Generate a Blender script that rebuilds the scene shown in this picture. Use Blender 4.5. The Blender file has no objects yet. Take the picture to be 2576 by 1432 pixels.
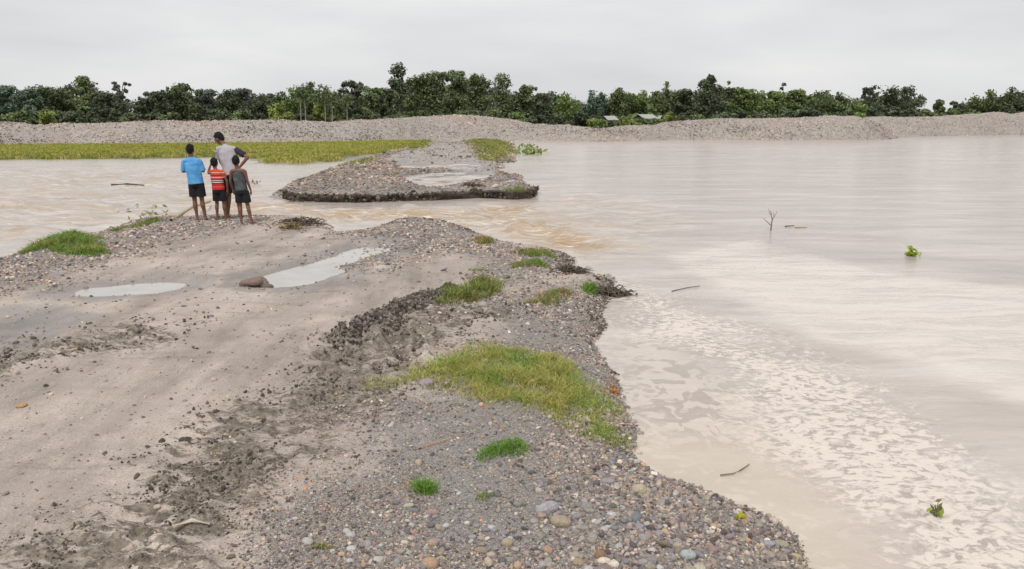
import bpy, math, random
import numpy as np
from mathutils import Vector, Matrix, Euler
R = math.radians
random.seed(7); rng = np.random.default_rng(7)
scene = bpy.context.scene
C = scene.collection

# ---------------------------------------------------------------- camera, sky, sun, exposure
CAMZ = 2.1; PITCH = math.atan(416/1932); F = 1932.0
cam_d = bpy.data.cameras.new('camera'); cam = bpy.data.objects.new('camera', cam_d); C.objects.link(cam)
cam.location = (0, 0, CAMZ); cam.rotation_euler = (math.pi/2-PITCH, 0, 0)
cam_d.lens = 27.0; cam_d.sensor_width = 36.0; cam_d.clip_start = .05; cam_d.clip_end = 9000
scene.camera = cam

SUN_EL, SUN_ROT = R(58), R(200)
w = bpy.data.worlds.new('World'); scene.world = w; w.use_nodes = True
nt = w.node_tree; N = nt.nodes; L = nt.links; N.clear()
out = N.new('ShaderNodeOutputWorld'); bg = N.new('ShaderNodeBackground'); bg.inputs['Strength'].default_value = .1
sky = N.new('ShaderNodeTexSky'); sky.sky_type = 'NISHITA'; sky.sun_disc = False
sky.sun_elevation = SUN_EL; sky.sun_rotation = SUN_ROT; sky.dust_density = 3
tc = N.new('ShaderNodeTexCoord'); mp = N.new('ShaderNodeMapping'); mp.inputs['Scale'].default_value = (1.0, 1.0, 4.5)
nz = N.new('ShaderNodeTexNoise'); nz.inputs['Scale'].default_value = 2.2; nz.inputs['Detail'].default_value = 5; nz.inputs['Roughness'].default_value = .5
rp = N.new('ShaderNodeValToRGB'); rp.color_ramp.elements[0].position = .3; rp.color_ramp.elements[1].position = .7
rp.color_ramp.elements[0].color = (.52, .53, .545, 1); rp.color_ramp.elements[1].color = (.71, .705, .70, 1)
sc = N.new('ShaderNodeVectorMath'); sc.operation = 'SCALE'; sc.inputs['Scale'].default_value = 9.0
mx = N.new('ShaderNodeMix'); mx.data_type = 'RGBA'; mx.inputs[0].default_value = .96
L.new(tc.outputs['Generated'], mp.inputs['Vector']); L.new(mp.outputs[0], nz.inputs['Vector']); L.new(nz.outputs['Fac'], rp.inputs[0])
L.new(rp.outputs[0], sc.inputs[0]); L.new(sky.outputs[0], mx.inputs[6]); L.new(sc.outputs[0], mx.inputs[7])
L.new(mx.outputs[2], bg.inputs['Color']); L.new(bg.outputs[0], out.inputs[0])

sd_ = bpy.data.lights.new('sun', 'SUN'); sd_.energy = 1.5; sd_.angle = R(14); sd_.color = (1, .96, .9)
sun = bpy.data.objects.new('sun', sd_); C.objects.link(sun)
az = SUN_ROT
sv = Vector((math.sin(az)*math.cos(SUN_EL), math.cos(az)*math.cos(SUN_EL), math.sin(SUN_EL)))
sun.rotation_euler = sv.to_track_quat('Z', 'Y').to_euler()
scene.view_settings.view_transform = 'Standard'; scene.view_settings.look = 'None'
scene.view_settings.exposure = .46; scene.view_settings.gamma = 1; scene.view_settings.use_curve_mapping = False
scene.render.engine = 'CYCLES'

# ---------------------------------------------------------------- helpers
cp, sp = math.cos(PITCH), math.sin(PITCH)
def ray(x, y):
    a = (x-1288)/F; b = -(y-716)/F
    return a, cp+b*sp, -sp+b*cp
def U(x, y, z=.0):
    a, f, u = ray(x, y); t = (z-CAMZ)/u
    return (a*t, f*t)
def UZ(x, y, R_):                       # height of the sight line at horizontal range R_
    a, f, u = ray(x, y); h = math.hypot(a, f)
    return (a/h*R_, f/h*R_, CAMZ+u/h*R_)
def poly(pts, z=.0): return np.array([U(x, y, z) for x, y in pts])
def sdist(P, X, Y):                     # signed distance, inside positive
    X = np.asarray(X, float); Y = np.asarray(Y, float)
    d = np.full(X.shape, 1e9); ins = np.zeros(X.shape, bool); n = len(P)
    for i in range(n):
        ax, ay = P[i]; bx, by = P[(i+1) % n]; ex, ey = bx-ax, by-ay
        t = np.clip(((X-ax)*ex+(Y-ay)*ey)/(ex*ex+ey*ey+1e-12), 0, 1)
        d = np.minimum(d, np.hypot(X-ax-t*ex, Y-ay-t*ey))
        c = ((ay > Y) != (by > Y)) & (X < (bx-ax)*(Y-ay)/((by-ay) if by != ay else 1e-12)+ax)
        ins ^= c
    return np.where(ins, d, -d)
def ldist(P, X, Y):
    d = np.full(np.shape(X), 1e9)
    for i in range(len(P)-1):
        ax, ay = P[i]; bx, by = P[i+1]; ex, ey = bx-ax, by-ay
        t = np.clip(((X-ax)*ex+(Y-ay)*ey)/(ex*ex+ey*ey+1e-12), 0, 1)
        d = np.minimum(d, np.hypot(X-ax-t*ex, Y-ay-t*ey))
    return d
_perm = np.random.default_rng(3).random((256, 256))
def vn(x, y, s=0):
    x = np.asarray(x, float)+s*17.3; y = np.asarray(y, float)+s*9.1
    xi = np.floor(x).astype(int); yi = np.floor(y).astype(int); fx = x-xi; fy = y-yi
    fx = fx*fx*(3-2*fx); fy = fy*fy*(3-2*fy)
    g = lambda a, b: _perm[a & 255, b & 255]
    return (g(xi, yi)*(1-fx)+g(xi+1, yi)*fx)*(1-fy)+(g(xi, yi+1)*(1-fx)+g(xi+1, yi+1)*fx)*fy*1.0
def fbm(x, y, o=4, s=0):                # about -1..1
    v = 0; a = 1; t = 0
    for k in range(o):
        v = v+a*(vn(x*2**k, y*2**k, s+k*3)*2-1); t += a; a *= .5
    return v/t
def ss(a, b, x):
    t = np.clip((x-a)/(b-a), 0, 1); return t*t*(3-2*t)

def mesh_np(name, V, Fc, mat=None, smooth=True, attrs=None):
    me = bpy.data.meshes.new(name); V = np.asarray(V, np.float32); Fc = np.asarray(Fc, np.int32)
    k = Fc.shape[1]
    me.vertices.add(len(V)); me.vertices.foreach_set('co', V.ravel())
    me.loops.add(Fc.size); me.loops.foreach_set('vertex_index', Fc.ravel())
    me.polygons.add(len(Fc)); me.polygons.foreach_set('loop_start', np.arange(0, Fc.size, k, dtype=np.int32))
    me.polygons.foreach_set('loop_total', np.full(len(Fc), k, np.int32))
    me.polygons.foreach_set('use_smooth', np.full(len(Fc), smooth, bool))
    for an, av in (attrs or {}).items():
        av = np.asarray(av, np.float32)
        if av.ndim == 1:
            a = me.attributes.new(an, 'FLOAT', 'POINT'); a.data.foreach_set('value', av)
        else:
            a = me.attributes.new(an, 'FLOAT_COLOR', 'POINT')
            a.data.foreach_set('color', np.c_[av, np.ones(len(av))].astype(np.float32).ravel())
    me.update(calc_edges=True); me.validate()
    if mat: me.materials.append(mat)
    return me
def link(name, me, parent=None, loc=None, label=None, cat=None, group=None, kind=None):
    o = bpy.data.objects.new(name, me); C.objects.link(o)
    if parent: o.parent = parent
    if loc is not None: o.location = loc
    tag(o, label, cat, group, kind); return o
def tag(o, label=None, cat=None, group=None, kind=None):
    if label: o['label'] = label
    if cat: o['category'] = cat
    if group: o['group'] = group
    if kind: o['kind'] = kind
    return o

class NT:
    def __init__(s, name):
        s.m = bpy.data.materials.new(name); s.m.use_nodes = True; s.t = s.m.node_tree; s.t.nodes.clear()
        s.o = s.t.nodes.new('ShaderNodeOutputMaterial'); s.b = s.t.nodes.new('ShaderNodeBsdfPrincipled')
        s.l(s.b.outputs[0], s.o.inputs[0]); s.c = None
    def n(s, t, **k):
        q = s.t.nodes.new(t)
        for a, v in k.items(): setattr(q, a, v)
        return q
    def l(s, a, b): s.t.links.new(a, b)
    def set(s, sock, v):
        if hasattr(v, 'links') or isinstance(v, bpy.types.NodeSocket): s.l(v, sock)
        else: sock.default_value = v
    def co(s):
        if not s.c: s.c = s.n('ShaderNodeTexCoord')
        return s.c.outputs['Object']
    def map(s, scale=(1,1,1), rot=0, v=None):
        q = s.n('ShaderNodeMapping'); q.inputs['Scale'].default_value = scale; q.inputs['Rotation'].default_value = (0,0,rot)
        s.l(v or s.co(), q.inputs[0]); return q.outputs[0]
    def noise(s, scale, detail=4, rough=.55, v=None, dist=0, color=False):
        q = s.n('ShaderNodeTexNoise'); q.inputs['Scale'].default_value = scale; q.inputs['Detail'].default_value = detail
        q.inputs['Roughness'].default_value = rough; q.inputs['Distortion'].default_value = dist
        s.l(v or s.co(), q.inputs['Vector']); return q.outputs['Color' if color else 'Fac']
    def vor(s, scale, v=None, out='Color', feat='F1'):
        q = s.n('ShaderNodeTexVoronoi'); q.feature = feat; q.inputs['Scale'].default_value = scale
        s.l(v or s.co(), q.inputs['Vector']); return q.outputs[out]
    def attr(s, name, typ='GEOMETRY', out='Fac'):
        q = s.n('ShaderNodeAttribute'); q.attribute_name = name; q.attribute_type = typ; return q.outputs[out]
    def ramp(s, f, stops):
        q = s.n('ShaderNodeValToRGB'); e = q.color_ramp.elements
        while len(e) < len(stops): e.new(.5)
        for i, (p, c) in enumerate(stops):
            e[i].position = p; e[i].color = (*c, 1) if isinstance(c, tuple) else (c, c, c, 1)
        s.l(f, q.inputs[0]); return q.outputs[0]
    def mr(s, f, a, b, c=0., d=1.):
        q = s.n('ShaderNodeMapRange'); q.interpolation_type = 'SMOOTHSTEP'
        for i, v in enumerate((f, a, b, c, d)): s.set(q.inputs[i], v)
        return q.outputs[0]
    def math(s, op, a, b=0.):
        q = s.n('ShaderNodeMath', operation=op); s.set(q.inputs[0], a); s.set(q.inputs[1], b); return q.outputs[0]
    def mix(s, f, a, b, mode='MIX'):
        q = s.n('ShaderNodeMix', data_type='RGBA', blend_type=mode); s.set(q.inputs[0], f)
        for i, v in ((6, a), (7, b)): s.set(q.inputs[i], (*v, 1) if isinstance(v, tuple) and len(v) == 3 else v)
        return q.outputs[2]
    def bump(s, h, dist, strength=1., prev=None):
        q = s.n('ShaderNodeBump'); q.inputs['Distance'].default_value = dist; s.set(q.inputs['Strength'], strength)
        s.l(h, q.inputs['Height'])
        if prev: s.l(prev, q.inputs['Normal'])
        return q.outputs[0]
    def P(s, name, v): s.set(s.b.inputs[name], (*v, 1) if isinstance(v, tuple) and len(v) == 3 else v)
def simple(name, col, rough=.8, var=.15, sc=20, bump=0.003):
    q = NT(name); n = q.noise(sc, 4)
    dk = tuple(c*(1-var) for c in col); lt = tuple(min(1, c*(1+var)) for c in col)
    q.P('Base Color', q.ramp(n, [(.3, dk), (.7, lt)])); q.P('Roughness', rough)
    q.P('Normal', q.bump(n, bump)); return q.m
def leafmat(name, trans=.25):
    q = NT(name); c = q.attr('col', out='Color'); q.P('Base Color', c); q.P('Roughness', .65)
    q.P('Specular IOR Level', .25)
    tr = q.n('ShaderNodeBsdfTranslucent'); q.l(c, tr.inputs[0]); ms = q.n('ShaderNodeMixShader'); ms.inputs[0].default_value = trans
    q.l(q.b.outputs[0], ms.inputs[1]); q.l(tr.outputs[0], ms.inputs[2]); q.l(ms.outputs[0], q.o.inputs[0]); return q.m
def geoattr_mat(name, typ, rough=.75, scale=60):
    q = NT(name)
    if typ == 'OBJ': c = q.n('ShaderNodeObjectInfo').outputs['Color']
    else: c = q.attr('col', 'INSTANCER', 'Color')
    n = q.noise(2.3, 5, .65); c2 = q.mix(1., c, q.ramp(n, [(.3, .78), (.7, 1.18)]), 'MULTIPLY')
    sp_ = q.ramp(q.noise(14, 2, .5), [(.55, 1.0), (.68, .8)]); c3 = q.mix(.6, c2, sp_, 'MULTIPLY')
    q.P('Base Color', c3); q.P('Roughness', rough); q.P('Normal', q.bump(q.noise(7, 4), .06, .6)); return q.m

# ---------------------------------------------------------------- outlines (world outlines of the banks)
bar = poly([(-700,760),(-300,705),(0,655),(60,636),(100,606),(200,598),(262,582),(330,558),(420,549),(520,547),(640,545),(700,549),(770,547),
    (822,560),(842,580),(872,596),(915,592),(955,568),(1040,559),(1130,570),(1200,589),(1245,604),(1300,618),(1400,629),(1445,652),(1440,676),
    (1425,692),(1478,701),(1525,690),(1552,708),(1530,742),(1508,782),(1524,822),(1496,862),(1500,892),(1545,942),(1562,982),(1578,1040),(1602,1082),
    (1592,1130),(1640,1190),(1722,1216),(1850,1268),(1950,1306),(2012,1350),(2034,1432)])
bar = np.vstack([bar, [(1.75, 1.8), (2.2, .4), (2.2, -1.5), (-9, -1.5), (-9, 4)]])
island = poly([(680,492),(735,458),(800,436),(862,412),(905,400),(985,376),(1072,352),(1078,346),(1200,346),(1290,356),(1300,380),(1296,405),(1312,440),(1322,462),(1352,482),
    (1345,494),(1290,501),(1200,497),(1100,503),(900,509),(742,506),(715,498)])
cutline = poly([(716,496),(742,506),(820,508),(900,509.5),(1000,506),(1100,503),(1200,497),(1290,501),(1335,496),(1350,484)])
pools = [poly(p) for p in ([(1020,440),(1120,432),(1210,428),(1262,438),(1245,456),(1190,462),(1170,474),(1100,480),(1040,475),(1010,462)],
    [(1000,418),(1150,412),(1220,416),(1200,424),(1010,430)], [(1210,455),(1300,450),(1318,464),(1235,476)], [(1225,412),(1310,408),(1318,440),(1270,436)])]
track = poly([(1085,346),(1165,346),(1185,380),(1240,412),(1250,440),(1080,425),(1000,418),(960,400),(1040,372)])
meadow = poly([(-1500,384),(-1500,424),(-300,408),(0,404),(300,401),(450,400),(600,396),(650,410),(760,413),(880,405),(930,394),(985,384),(1075,364),(1082,345),(0,352),(-1500,356)])
puddA = poly([(196,742),(215,728),(300,717),(400,712),(452,716),(455,724),(400,735),(300,744)], .13)
puddB = poly([(640,718),(668,692),(740,676),(800,655),(852,636),(905,622),(960,608),(1010,612),(990,632),(900,650),(868,664),(868,684),(800,708),(730,722),(670,722)], .13)
puddC = poly([(-400,860),(0,818),(60,800),(120,815),(90,850),(20,870),(-380,930)], .13)
gv1 = poly([(700,1432),(720,1330),(850,1250),(900,1130),(960,1040),(1080,1000),(1150,900),(1200,860),(1230,790),(1330,740),(1440,715),(1520,690),(1700,760),(1700,1100),(2200,1432),(2300,1700),(500,1700)], .12)
gv2 = poly([(-500,770),(-100,760),(60,720),(200,680),(300,650),(420,600),(560,580),(640,560),(600,540),(300,540),(-100,640),(-600,700)], .12)
gv3 = poly([(880,600),(950,560),(1130,560),(1300,620),(1260,650),(1100,640),(1000,650),(950,690),(860,680),(870,650),(1000,620),(930,612)], .12)
gv4 = poly([(1180,700),(1260,660),(1300,630),(1460,640),(1460,690),(1360,700),(1250,720)], .12)
rough_l = [(poly([(-200,1000),(0,930),(130,895),(260,870),(380,845)], .12), .6), (poly([(-100,1600),(220,1450),(400,1330),(520,1210),(640,1120),(770,1040),(880,960),(940,890)], .12), .62),
           (poly([(850,885),(960,820),(1040,770),(1120,745),(1250,722)], .15), .22), (poly([(930,900),(1010,850),(1120,820),(1200,790)], .12), .55)]
ridge = poly([(880,870),(960,820),(1040,770),(1120,745),(1250,722)], .12)

def height(X, Y):
    D = np.hypot(X, Y)
    wob = .05*fbm(X*2.5, Y*2.5, 3, 1)*np.clip(D/6, .7, 4)
    s = sdist(bar, X, Y)+wob
    edge = .55
    h = np.where(s > 0, .17*(1-np.exp(-np.maximum(s, 0)/edge)), .45*s)
    inn = ss(0, .5, s)
    h = h+inn*(.022*fbm(X*.7, Y*.7, 4, 5)+.008*fbm(X*5, Y*5, 3, 8))
    # wheel / flow grooves on the sandy side
    q = (X*.80-Y*.60); h = h-inn*ss(.8, -.6, X)*.012*np.maximum(0, fbm(q*2.2, (X*.6+Y*.8)*.18, 3, 11))
    for p, wd in rough_l:
        m = ss(wd*1.6, wd*.1, ldist(p, X, Y)+.45*fbm(X*2.2, Y*2.2, 4, 14))*inn
        h = h+m*(.085*np.maximum(0, fbm(X*6, Y*6, 4, 21)+.02)+.028*fbm(X*17, Y*17, 2, 25)-.006)
    m = np.exp(-(ldist(ridge, X, Y)/.16)**2)*inn; h = h+m*(.05+.03*fbm(X*4, Y*4, 3, 33))
    for p, k in ((puddA, .13), (puddB, .13)):
        m = ss(-.28, .12, sdist(p, X, Y)+.16*fbm(X*2.5, Y*2.5, 4, 41)); h = h*(1-m)+np.minimum(h, .095)*m; h = h+ss(-1.0, -.5, sdist(p, X, Y))*(1-m)*ss(.6, 1., inn)*np.maximum(0, .14-h)
    # mound of the second tip and bank lip by the people
    for (mx_, my_, r_, a_) in ((1060, 580, 1.5, .14), (740, 560, .8, .08), (1400, 655, .9, .07), (1520, 712, .45, .09), (160, 620, .8, .1), (1500, 1150, .8, -.03)):
        cx, cy = U(mx_, my_, .1); h = h+a_*np.exp(-(((X-cx)/r_)**2+((Y-cy)/(r_*1.1))**2))*inn
    si = sdist(island, X, Y)+.12*fbm(X*1.4, Y*1.4, 3, 51)
    near = ss(36, 20, Y)
    hi = np.where(si > 0, (.06+.155*near)*(1-np.exp(-np.maximum(si, 0)/.35)), .3*si)
    hi = hi+ss(0, .6, si)*(.075*fbm(X*.9, Y*.7, 4, 55)*(1+near)+.03*fbm(X*4, Y*3, 2, 58))
    for p in pools:
        m = ss(-.6, .5, sdist(p, X, Y)+.5*fbm(X*1.3, Y*.9, 3, 61)); hi = hi*(1-m)+(-.03+.05*fbm(X*2, Y*2, 3, 63))*m
    m = ss(-.5, .8, sdist(track, X, Y)); hi = hi*(1-m)+np.minimum(hi, .035+.03*fbm(X*.6, Y*.4, 3, 66))*m
    sm = sdist(meadow, X, Y)+1.2*fbm(X*.25, Y*.25, 4, 71)
    hm = np.where(sm > 0, .09*(1-np.exp(-np.maximum(sm, 0)/1.5)), .12*sm)+ss(0, 1, sm)*.03*fbm(X*.5, Y*.5, 3, 74)
    h = np.maximum(np.maximum(h, hi), hm)
    return np.maximum(h, -.3)

# ---------------------------------------------------------------- ground sheet
def grid(ny, nx, y0, y1, kx, cx):
    t = np.linspace(0, 1, ny); ys = y0*np.exp(t*math.log(y1/y0)); u = np.linspace(-1, 1, nx)
    Y = np.repeat(ys[:, None], nx, 1); X = u[None, :]*(Y*kx+cx)
    i = np.arange(ny-1)[:, None]*nx+np.arange(nx-1)[None, :]
    Fc = np.stack([i, i+1, i+nx+1, i+nx], -1).reshape(-1, 4)
    return X.ravel(), Y.ravel(), Fc
X, Y, Fc = grid(640, 660, 1.0, 118, .92, 2.6)
H = height(X, Y)
keep = (H[Fc].max(1) > -.12); Fc = Fc[keep]
used = np.unique(Fc); remap = np.zeros(len(X), int); remap[used] = np.arange(len(used)); Fc = remap[Fc]
X, Y, H = X[used], Y[used], H[used]
def masks(X, Y):
    n = fbm(X*1.6, Y*1.6, 4, 81)
    g = np.zeros(X.shape)
    for p, wd in ((gv1, .75), (gv2, .9), (gv3, .9), (gv4, .6)): g = np.maximum(g, ss(-wd*.9, wd*.6, sdist(p, X, Y)+.55*n))
    g = np.maximum(g, ss(-.4, .4, sdist(island, X, Y))*(1-.8*ss(-.8, .8, sdist(track, X, Y))))
    r = np.zeros(X.shape)
    for p, wd in rough_l: r = np.maximum(r, ss(wd*1.5, wd*.1, ldist(p, X, Y)+.45*fbm(X*2.2, Y*2.2, 4, 14)))
    gr = ss(-1, 2, sdist(meadow, X, Y))
    return g, r, gr
g_, r_, gr_ = masks(X, Y)
wet = np.maximum.reduce([ss(-.75, -.1, sdist(p, X, Y)+.3*fbm(X*2, Y*2, 3, 91)) for p in (puddA, puddB, puddC)])
wet = np.maximum(wet, ss(.055, .005, H)); wet = np.maximum(wet, ss(-.8, .8, sdist(track, X, Y))*.9)

q = NT('river_ground'); co = q.co()
flow = q.map((1, .30, 1), R(40)); fl = q.noise(2.4, 6, .6, flow)
big = q.noise(.8, 5, .6); fine = q.noise(38, 4, .7); mid = q.noise(7, 5, .65)
sand = q.ramp(fl, [(.25, (.23, .205, .18)), (.46, (.345, .31, .277)), (.75, (.485, .44, .40))])
fl2 = q.noise(9, 6, .7, flow); sand = q.mix(.75, sand, q.ramp(fl2, [(.34, .84), (.5, 1.0), (.68, 1.08)]), 'MULTIPLY'); grit = q.noise(75, 4, .85); sand = q.mix(.9, sand, q.ramp(grit, [(.36, .68), (.5, 1.), (.64, 1.22)]), 'MULTIPLY')
hf = q.noise(3.2, 6, .72, q.map((.28, 1.5, 1), R(14))); sand = q.mix(.8, sand, q.ramp(hf, [(.33, .70), (.44, .96), (.6, 1.04), (.72, 1.14)]), 'MULTIPLY')
sand = q.mix(q.mr(q.noise(1.7, 4, .6), .5, .7, 0., .5), sand, (.36, .31, .285))
sand = q.mix(1., sand, (1.1, 1.05, 1.03), 'MULTIPLY'); sand = q.mix(.8, sand, q.ramp(big, [(.32, (.70, .69, .70)), (.66, (1.13, 1.12, 1.09))]), 'MULTIPLY')
gc = q.vor(85); gcv = q.ramp(q.noise(30, 3, .6, gc), [(0, .55), (1, 1.0)])
hs = q.n('ShaderNodeHueSaturation'); hs.inputs['Saturation'].default_value = .16; hs.inputs['Value'].default_value = .55; q.l(gc, hs.inputs['Color'])
gravc = q.mix(.45, (.38, .33, .285), hs.outputs[0]); gravc = q.mix(1., gravc, q.ramp(q.vor(85, out='Distance'), [(.15, 1.12), (.6, .6)]), 'MULTIPLY')  # cell rims darkened: shade between stones painted into the base colour
gm = q.mr(q.math('ADD', q.attr('gravel'), q.math('MULTIPLY', q.math('SUBTRACT', q.noise(3.5, 6, .75), .5), 2.0)), .35, .95)
c1 = q.mix(gm, sand, gravc)
sp1 = q.mr(q.vor(55, out='Distance'), .12, .2, 1, 0); sp2 = q.mr(q.noise(5, 3), .5, .62)
c1 = q.mix(q.math('MULTIPLY', q.math('MULTIPLY', sp1, sp2), .6), c1, (.16, .14, .12))
mud = q.ramp(q.noise(16, 6, .75), [(.36, (.08, .062, .048)), (.5, (.20, .165, .13)), (.64, (.34, .29, .24))])
rm = q.mr(q.math('ADD', q.attr('rough'), q.math('MULTIPLY', q.math('SUBTRACT', q.noise(9, 6, .8, q.map((.6, 1.5, 1), R(20))), .5), 4.2)), .6, .95)
c1 = q.mix(rm, c1, mud)
c1 = q.mix(q.attr('meadow'), c1, (.11, .11, .045))
wv = q.mr(q.math('ADD', q.attr('wet'), q.math('MULTIPLY', q.math('SUBTRACT', mid, .5), .7)), .35, .8)
c1 = q.mix(wv, c1, (.72, .72, .73), 'MULTIPLY')
q.P('Base Color', c1); q.P('Roughness', q.mr(wv, 0., 1., .78, .3)); q.P('Specular IOR Level', .4)
b1 = q.bump(q.vor(85, out='Distance'), -.012, q.mr(gm, 0., 1., .2, 1.)); b2 = q.bump(fl, .03, .7, b1)
b3 = q.bump(q.noise(22, 5, .7), .022, q.math('ADD', q.math('MULTIPLY', rm, .9), .15), b2); q.P('Normal', q.bump(fine, .004, .8, b3))
ground_mat = q.m
ground = link('ground', mesh_np('ground', np.c_[X, Y, H], Fc, ground_mat, True, {'gravel': g_, 'rough': r_, 'meadow': gr_, 'wet': wet}), kind='structure')

# ---------------------------------------------------------------- water
X, Y, Fc = grid(560, 640, .8, 130, 1.25, 6)
land = sdist(bar, X, Y)
n1 = fbm(X*.9, Y*.9, 4, 101)
churnP = [(poly([(560,500),(640,512),(900,530),(1200,520),(1330,510),(1420,560),(1600,620),(1500,650),(1330,610),(1180,575),(1000,548),(850,560),(700,535),(560,530)]), 1.0, .7),
          (poly([(-600,415),(0,418),(420,424),(640,440),(720,500),(640,540),(250,575),(0,600),(-600,640)]), .75, 1.2),
          (poly([(1340,470),(1600,500),(1700,560),(1560,640),(1400,560)]), .6, 1.0), (poly([(1000,412),(1250,412),(1310,462),(1040,474)]), .5, .5)]
ch = np.zeros(X.shape)
for p, a_, wd in churnP: ch = np.maximum(ch, a_*ss(-wd, wd, sdist(p, X, Y)+.5*n1))
ch2 = churnP[0][0]; rap = ss(-.7, .7, sdist(ch2, X, Y)+.5*n1)
Z = ch*(.14*fbm(X*1.3+.5*fbm(X, Y, 2, 3), Y*1.6, 3, 110)+.085*(1-np.abs(fbm(X*1.1, Y*2.6, 3, 115))*2)-.08)
for (px_, py_, r0, a0) in ((957,526,.12,.05),(1030,518,.2,.04),(1060,522,.2,.04),(40,522,1.0,.12),(240,519,.7,.09),(700,521,.4,.1),(880,545,.3,.08),(1330,575,.4,.08),(1260,578,.4,.07),(1180,445,.3,.1)):
    cx, cy = U(px_, py_); Z = Z+a0*np.exp(-(((X-cx)/r0)**2+((Y-cy)/(r0*.7))**2))*(1+.9*fbm(X*5, Y*5, 3, 120))
Z = Z+.006*fbm(X*1.5, Y*3, 3, 130)*ss(4, 12, Y)
Z = Z*ss(1.0, .0, sdist(bar, X, Y)+.15)
fleck = poly([(1545,700),(1640,720),(1760,745),(1830,800),(1960,860),(2100,930),(2230,1020),(2420,1130),(2640,1240),(2900,1800),(2330,1700),(2170,1432),(2110,1300),(1960,1150),(1870,1060),(1800,960),(1700,900),(1600,860),(1540,800)])
sheet = poly([(1650,640),(1900,600),(2200,680),(2576,720),(3300,800),(3300,1250),(2576,1022),(2400,960),(2200,890),(2050,850),(1930,800),(1800,740)])
swirl = poly([(1560,860),(1640,840),(1760,900),(1850,1000),(1880,1080),(1800,1110),(1650,1090),(1600,1040),(1560,940)])
streak = poly([(1900,608),(2100,615),(2300,640),(2576,672),(3300,740),(3300,775),(2576,708),(2350,672),(2150,655),(1960,640)])
lane2 = poly([(1595,1085),(1800,1110),(1900,1120),(2000,1180),(2110,1300),(2170,1432),(2300,1700),(1800,1700),(1500,1200)])
fk = ss(-.45, .6, sdist(fleck, X, Y)+.45*n1+.2*fbm(X*3, Y*3, 3, 140)); sh = ss(-.12, .3, sdist(sheet, X, Y)+.18*n1)
sw = ss(-.3, .3, sdist(swirl, X, Y)+.2*n1); st = ss(-.4, .4, sdist(streak, X, Y)+.4*n1); ln = ss(-.3, .3, sdist(lane2, X, Y))
shore = ss(-.55, -.05, land)
q = NT('muddy_water'); co = q.co()
wn = q.noise(1.3, 3, .5, color=True); wv_ = q.n('ShaderNodeVectorMath', operation='SCALE'); wv_.inputs['Scale'].default_value = .35; q.l(wn, wv_.inputs[0])
ad = q.n('ShaderNodeVectorMath', operation='ADD'); q.l(co, ad.inputs[0]); q.l(wv_.outputs[0], ad.inputs[1]); wc = ad.outputs[0]
stf = q.map((.35, 1.6, 1), R(-12), wc); s1 = q.noise(1.1, 6, .62, stf)
base = q.ramp(s1, [(.3, (.44, .385, .345)), (.5, (.51, .45, .405)), (.72, (.61, .56, .525))])
foamc = (.68, .605, .54)
far1 = q.noise(2.6, 8, .78, q.map((.14, 1.1, 1), R(-4), wc)); base = q.mix(.85, base, q.ramp(far1, [(.36, (.84, .825, .82)), (.5, (.985, .98, .98)), (.64, (1.08, 1.07, 1.07))]), 'MULTIPLY')
far2 = q.noise(.35, 4, .6, q.map((.25, 1., 1), R(-14), wc)); base = q.mix(.8, base, q.ramp(far2, [(.35, (.91, .90, .90)), (.65, (1.06, 1.06, 1.05))]), 'MULTIPLY')
fm = q.map((1, 1.35, 1), R(-25), wc); f1 = q.noise(13, 3, .62, fm, .5); f2 = q.noise(34, 2, .5, fm)
thr = q.math('ADD', f1, q.math('MULTIPLY', f2, .18))
k1 = q.math('SUBTRACT', q.math('MULTIPLY', q.attr('fleck'), .22), .14)
fl1 = q.math('MULTIPLY', q.mr(q.math('ADD', q.math('ADD', thr, k1), q.math('MULTIPLY', q.math('SUBTRACT', q.noise(1.6, 4, .6, wc), .5), .28)), .57, .70), q.mr(q.attr('fleck'), .02, .6))
dk1 = q.math('MULTIPLY', q.mr(thr, .545, .47), q.attr('fleck'))
c = q.mix(q.math('MULTIPLY', dk1, .75), base, (.36, .31, .265))
c = q.mix(fl1, c, foamc)
s3 = q.math('MULTIPLY', q.mr(q.math('ADD', q.noise(3.2, 6, .7, stf), q.math('MULTIPLY', f1, .25)), .52, .72), q.attr('sheet'))
c = q.mix(q.math('MULTIPLY', q.attr('sheet'), .45), c, (.66, .595, .54)); c = q.mix(q.math('MULTIPLY', s3, .6), c, (.70, .645, .60))
swn = q.mr(q.noise(4.2, 3, .5, wc, 1.2), .46, .5); c = q.mix(q.math('MULTIPLY', q.attr('swirl'), q.math('MULTIPLY', swn, .75)), c, (.60, .525, .455))
c = q.mix(q.math('MULTIPLY', q.attr('swirl'), q.math('MULTIPLY', q.math('SUBTRACT', 1., swn), .6)), c, (.38, .32, .27))
c = q.mix(q.math('MULTIPLY', q.attr('streak'), .55), c, (.40, .355, .325))
c = q.mix(q.math('MULTIPLY', q.attr('lane'), .6), c, (.56, .48, .38))
rn = q.noise(2.3, 6, .65, q.map((.6, 1.8, 1), 0, wc), .8)
c = q.mix(q.math('MULTIPLY', q.attr('rapid'), q.mr(rn, .42, .54)), c, (.40, .275, .165)); c = q.mix(q.math('MULTIPLY', q.attr('rapid'), q.mr(q.noise(5, 6, .75, q.map((.35, 2.2, 1), .12, wc), .6), .52, .6)), c, (.76, .66, .54))
c = q.mix(q.math('MULTIPLY', q.attr('churn'), q.math('MULTIPLY', q.mr(q.noise(3.4, 5, .7, q.map((.5, 1.9, 1), .1, wc), .5), .52, .66), .9)), c, (.74, .67, .58))
c = q.mix(q.math('MULTIPLY', q.attr('churn'), q.math('MULTIPLY', q.mr(q.noise(1.6, 5, .65, q.map((.25, 2, 1), -.1, wc)), .46, .58), .85)), c, (.42, .31, .205))
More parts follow.
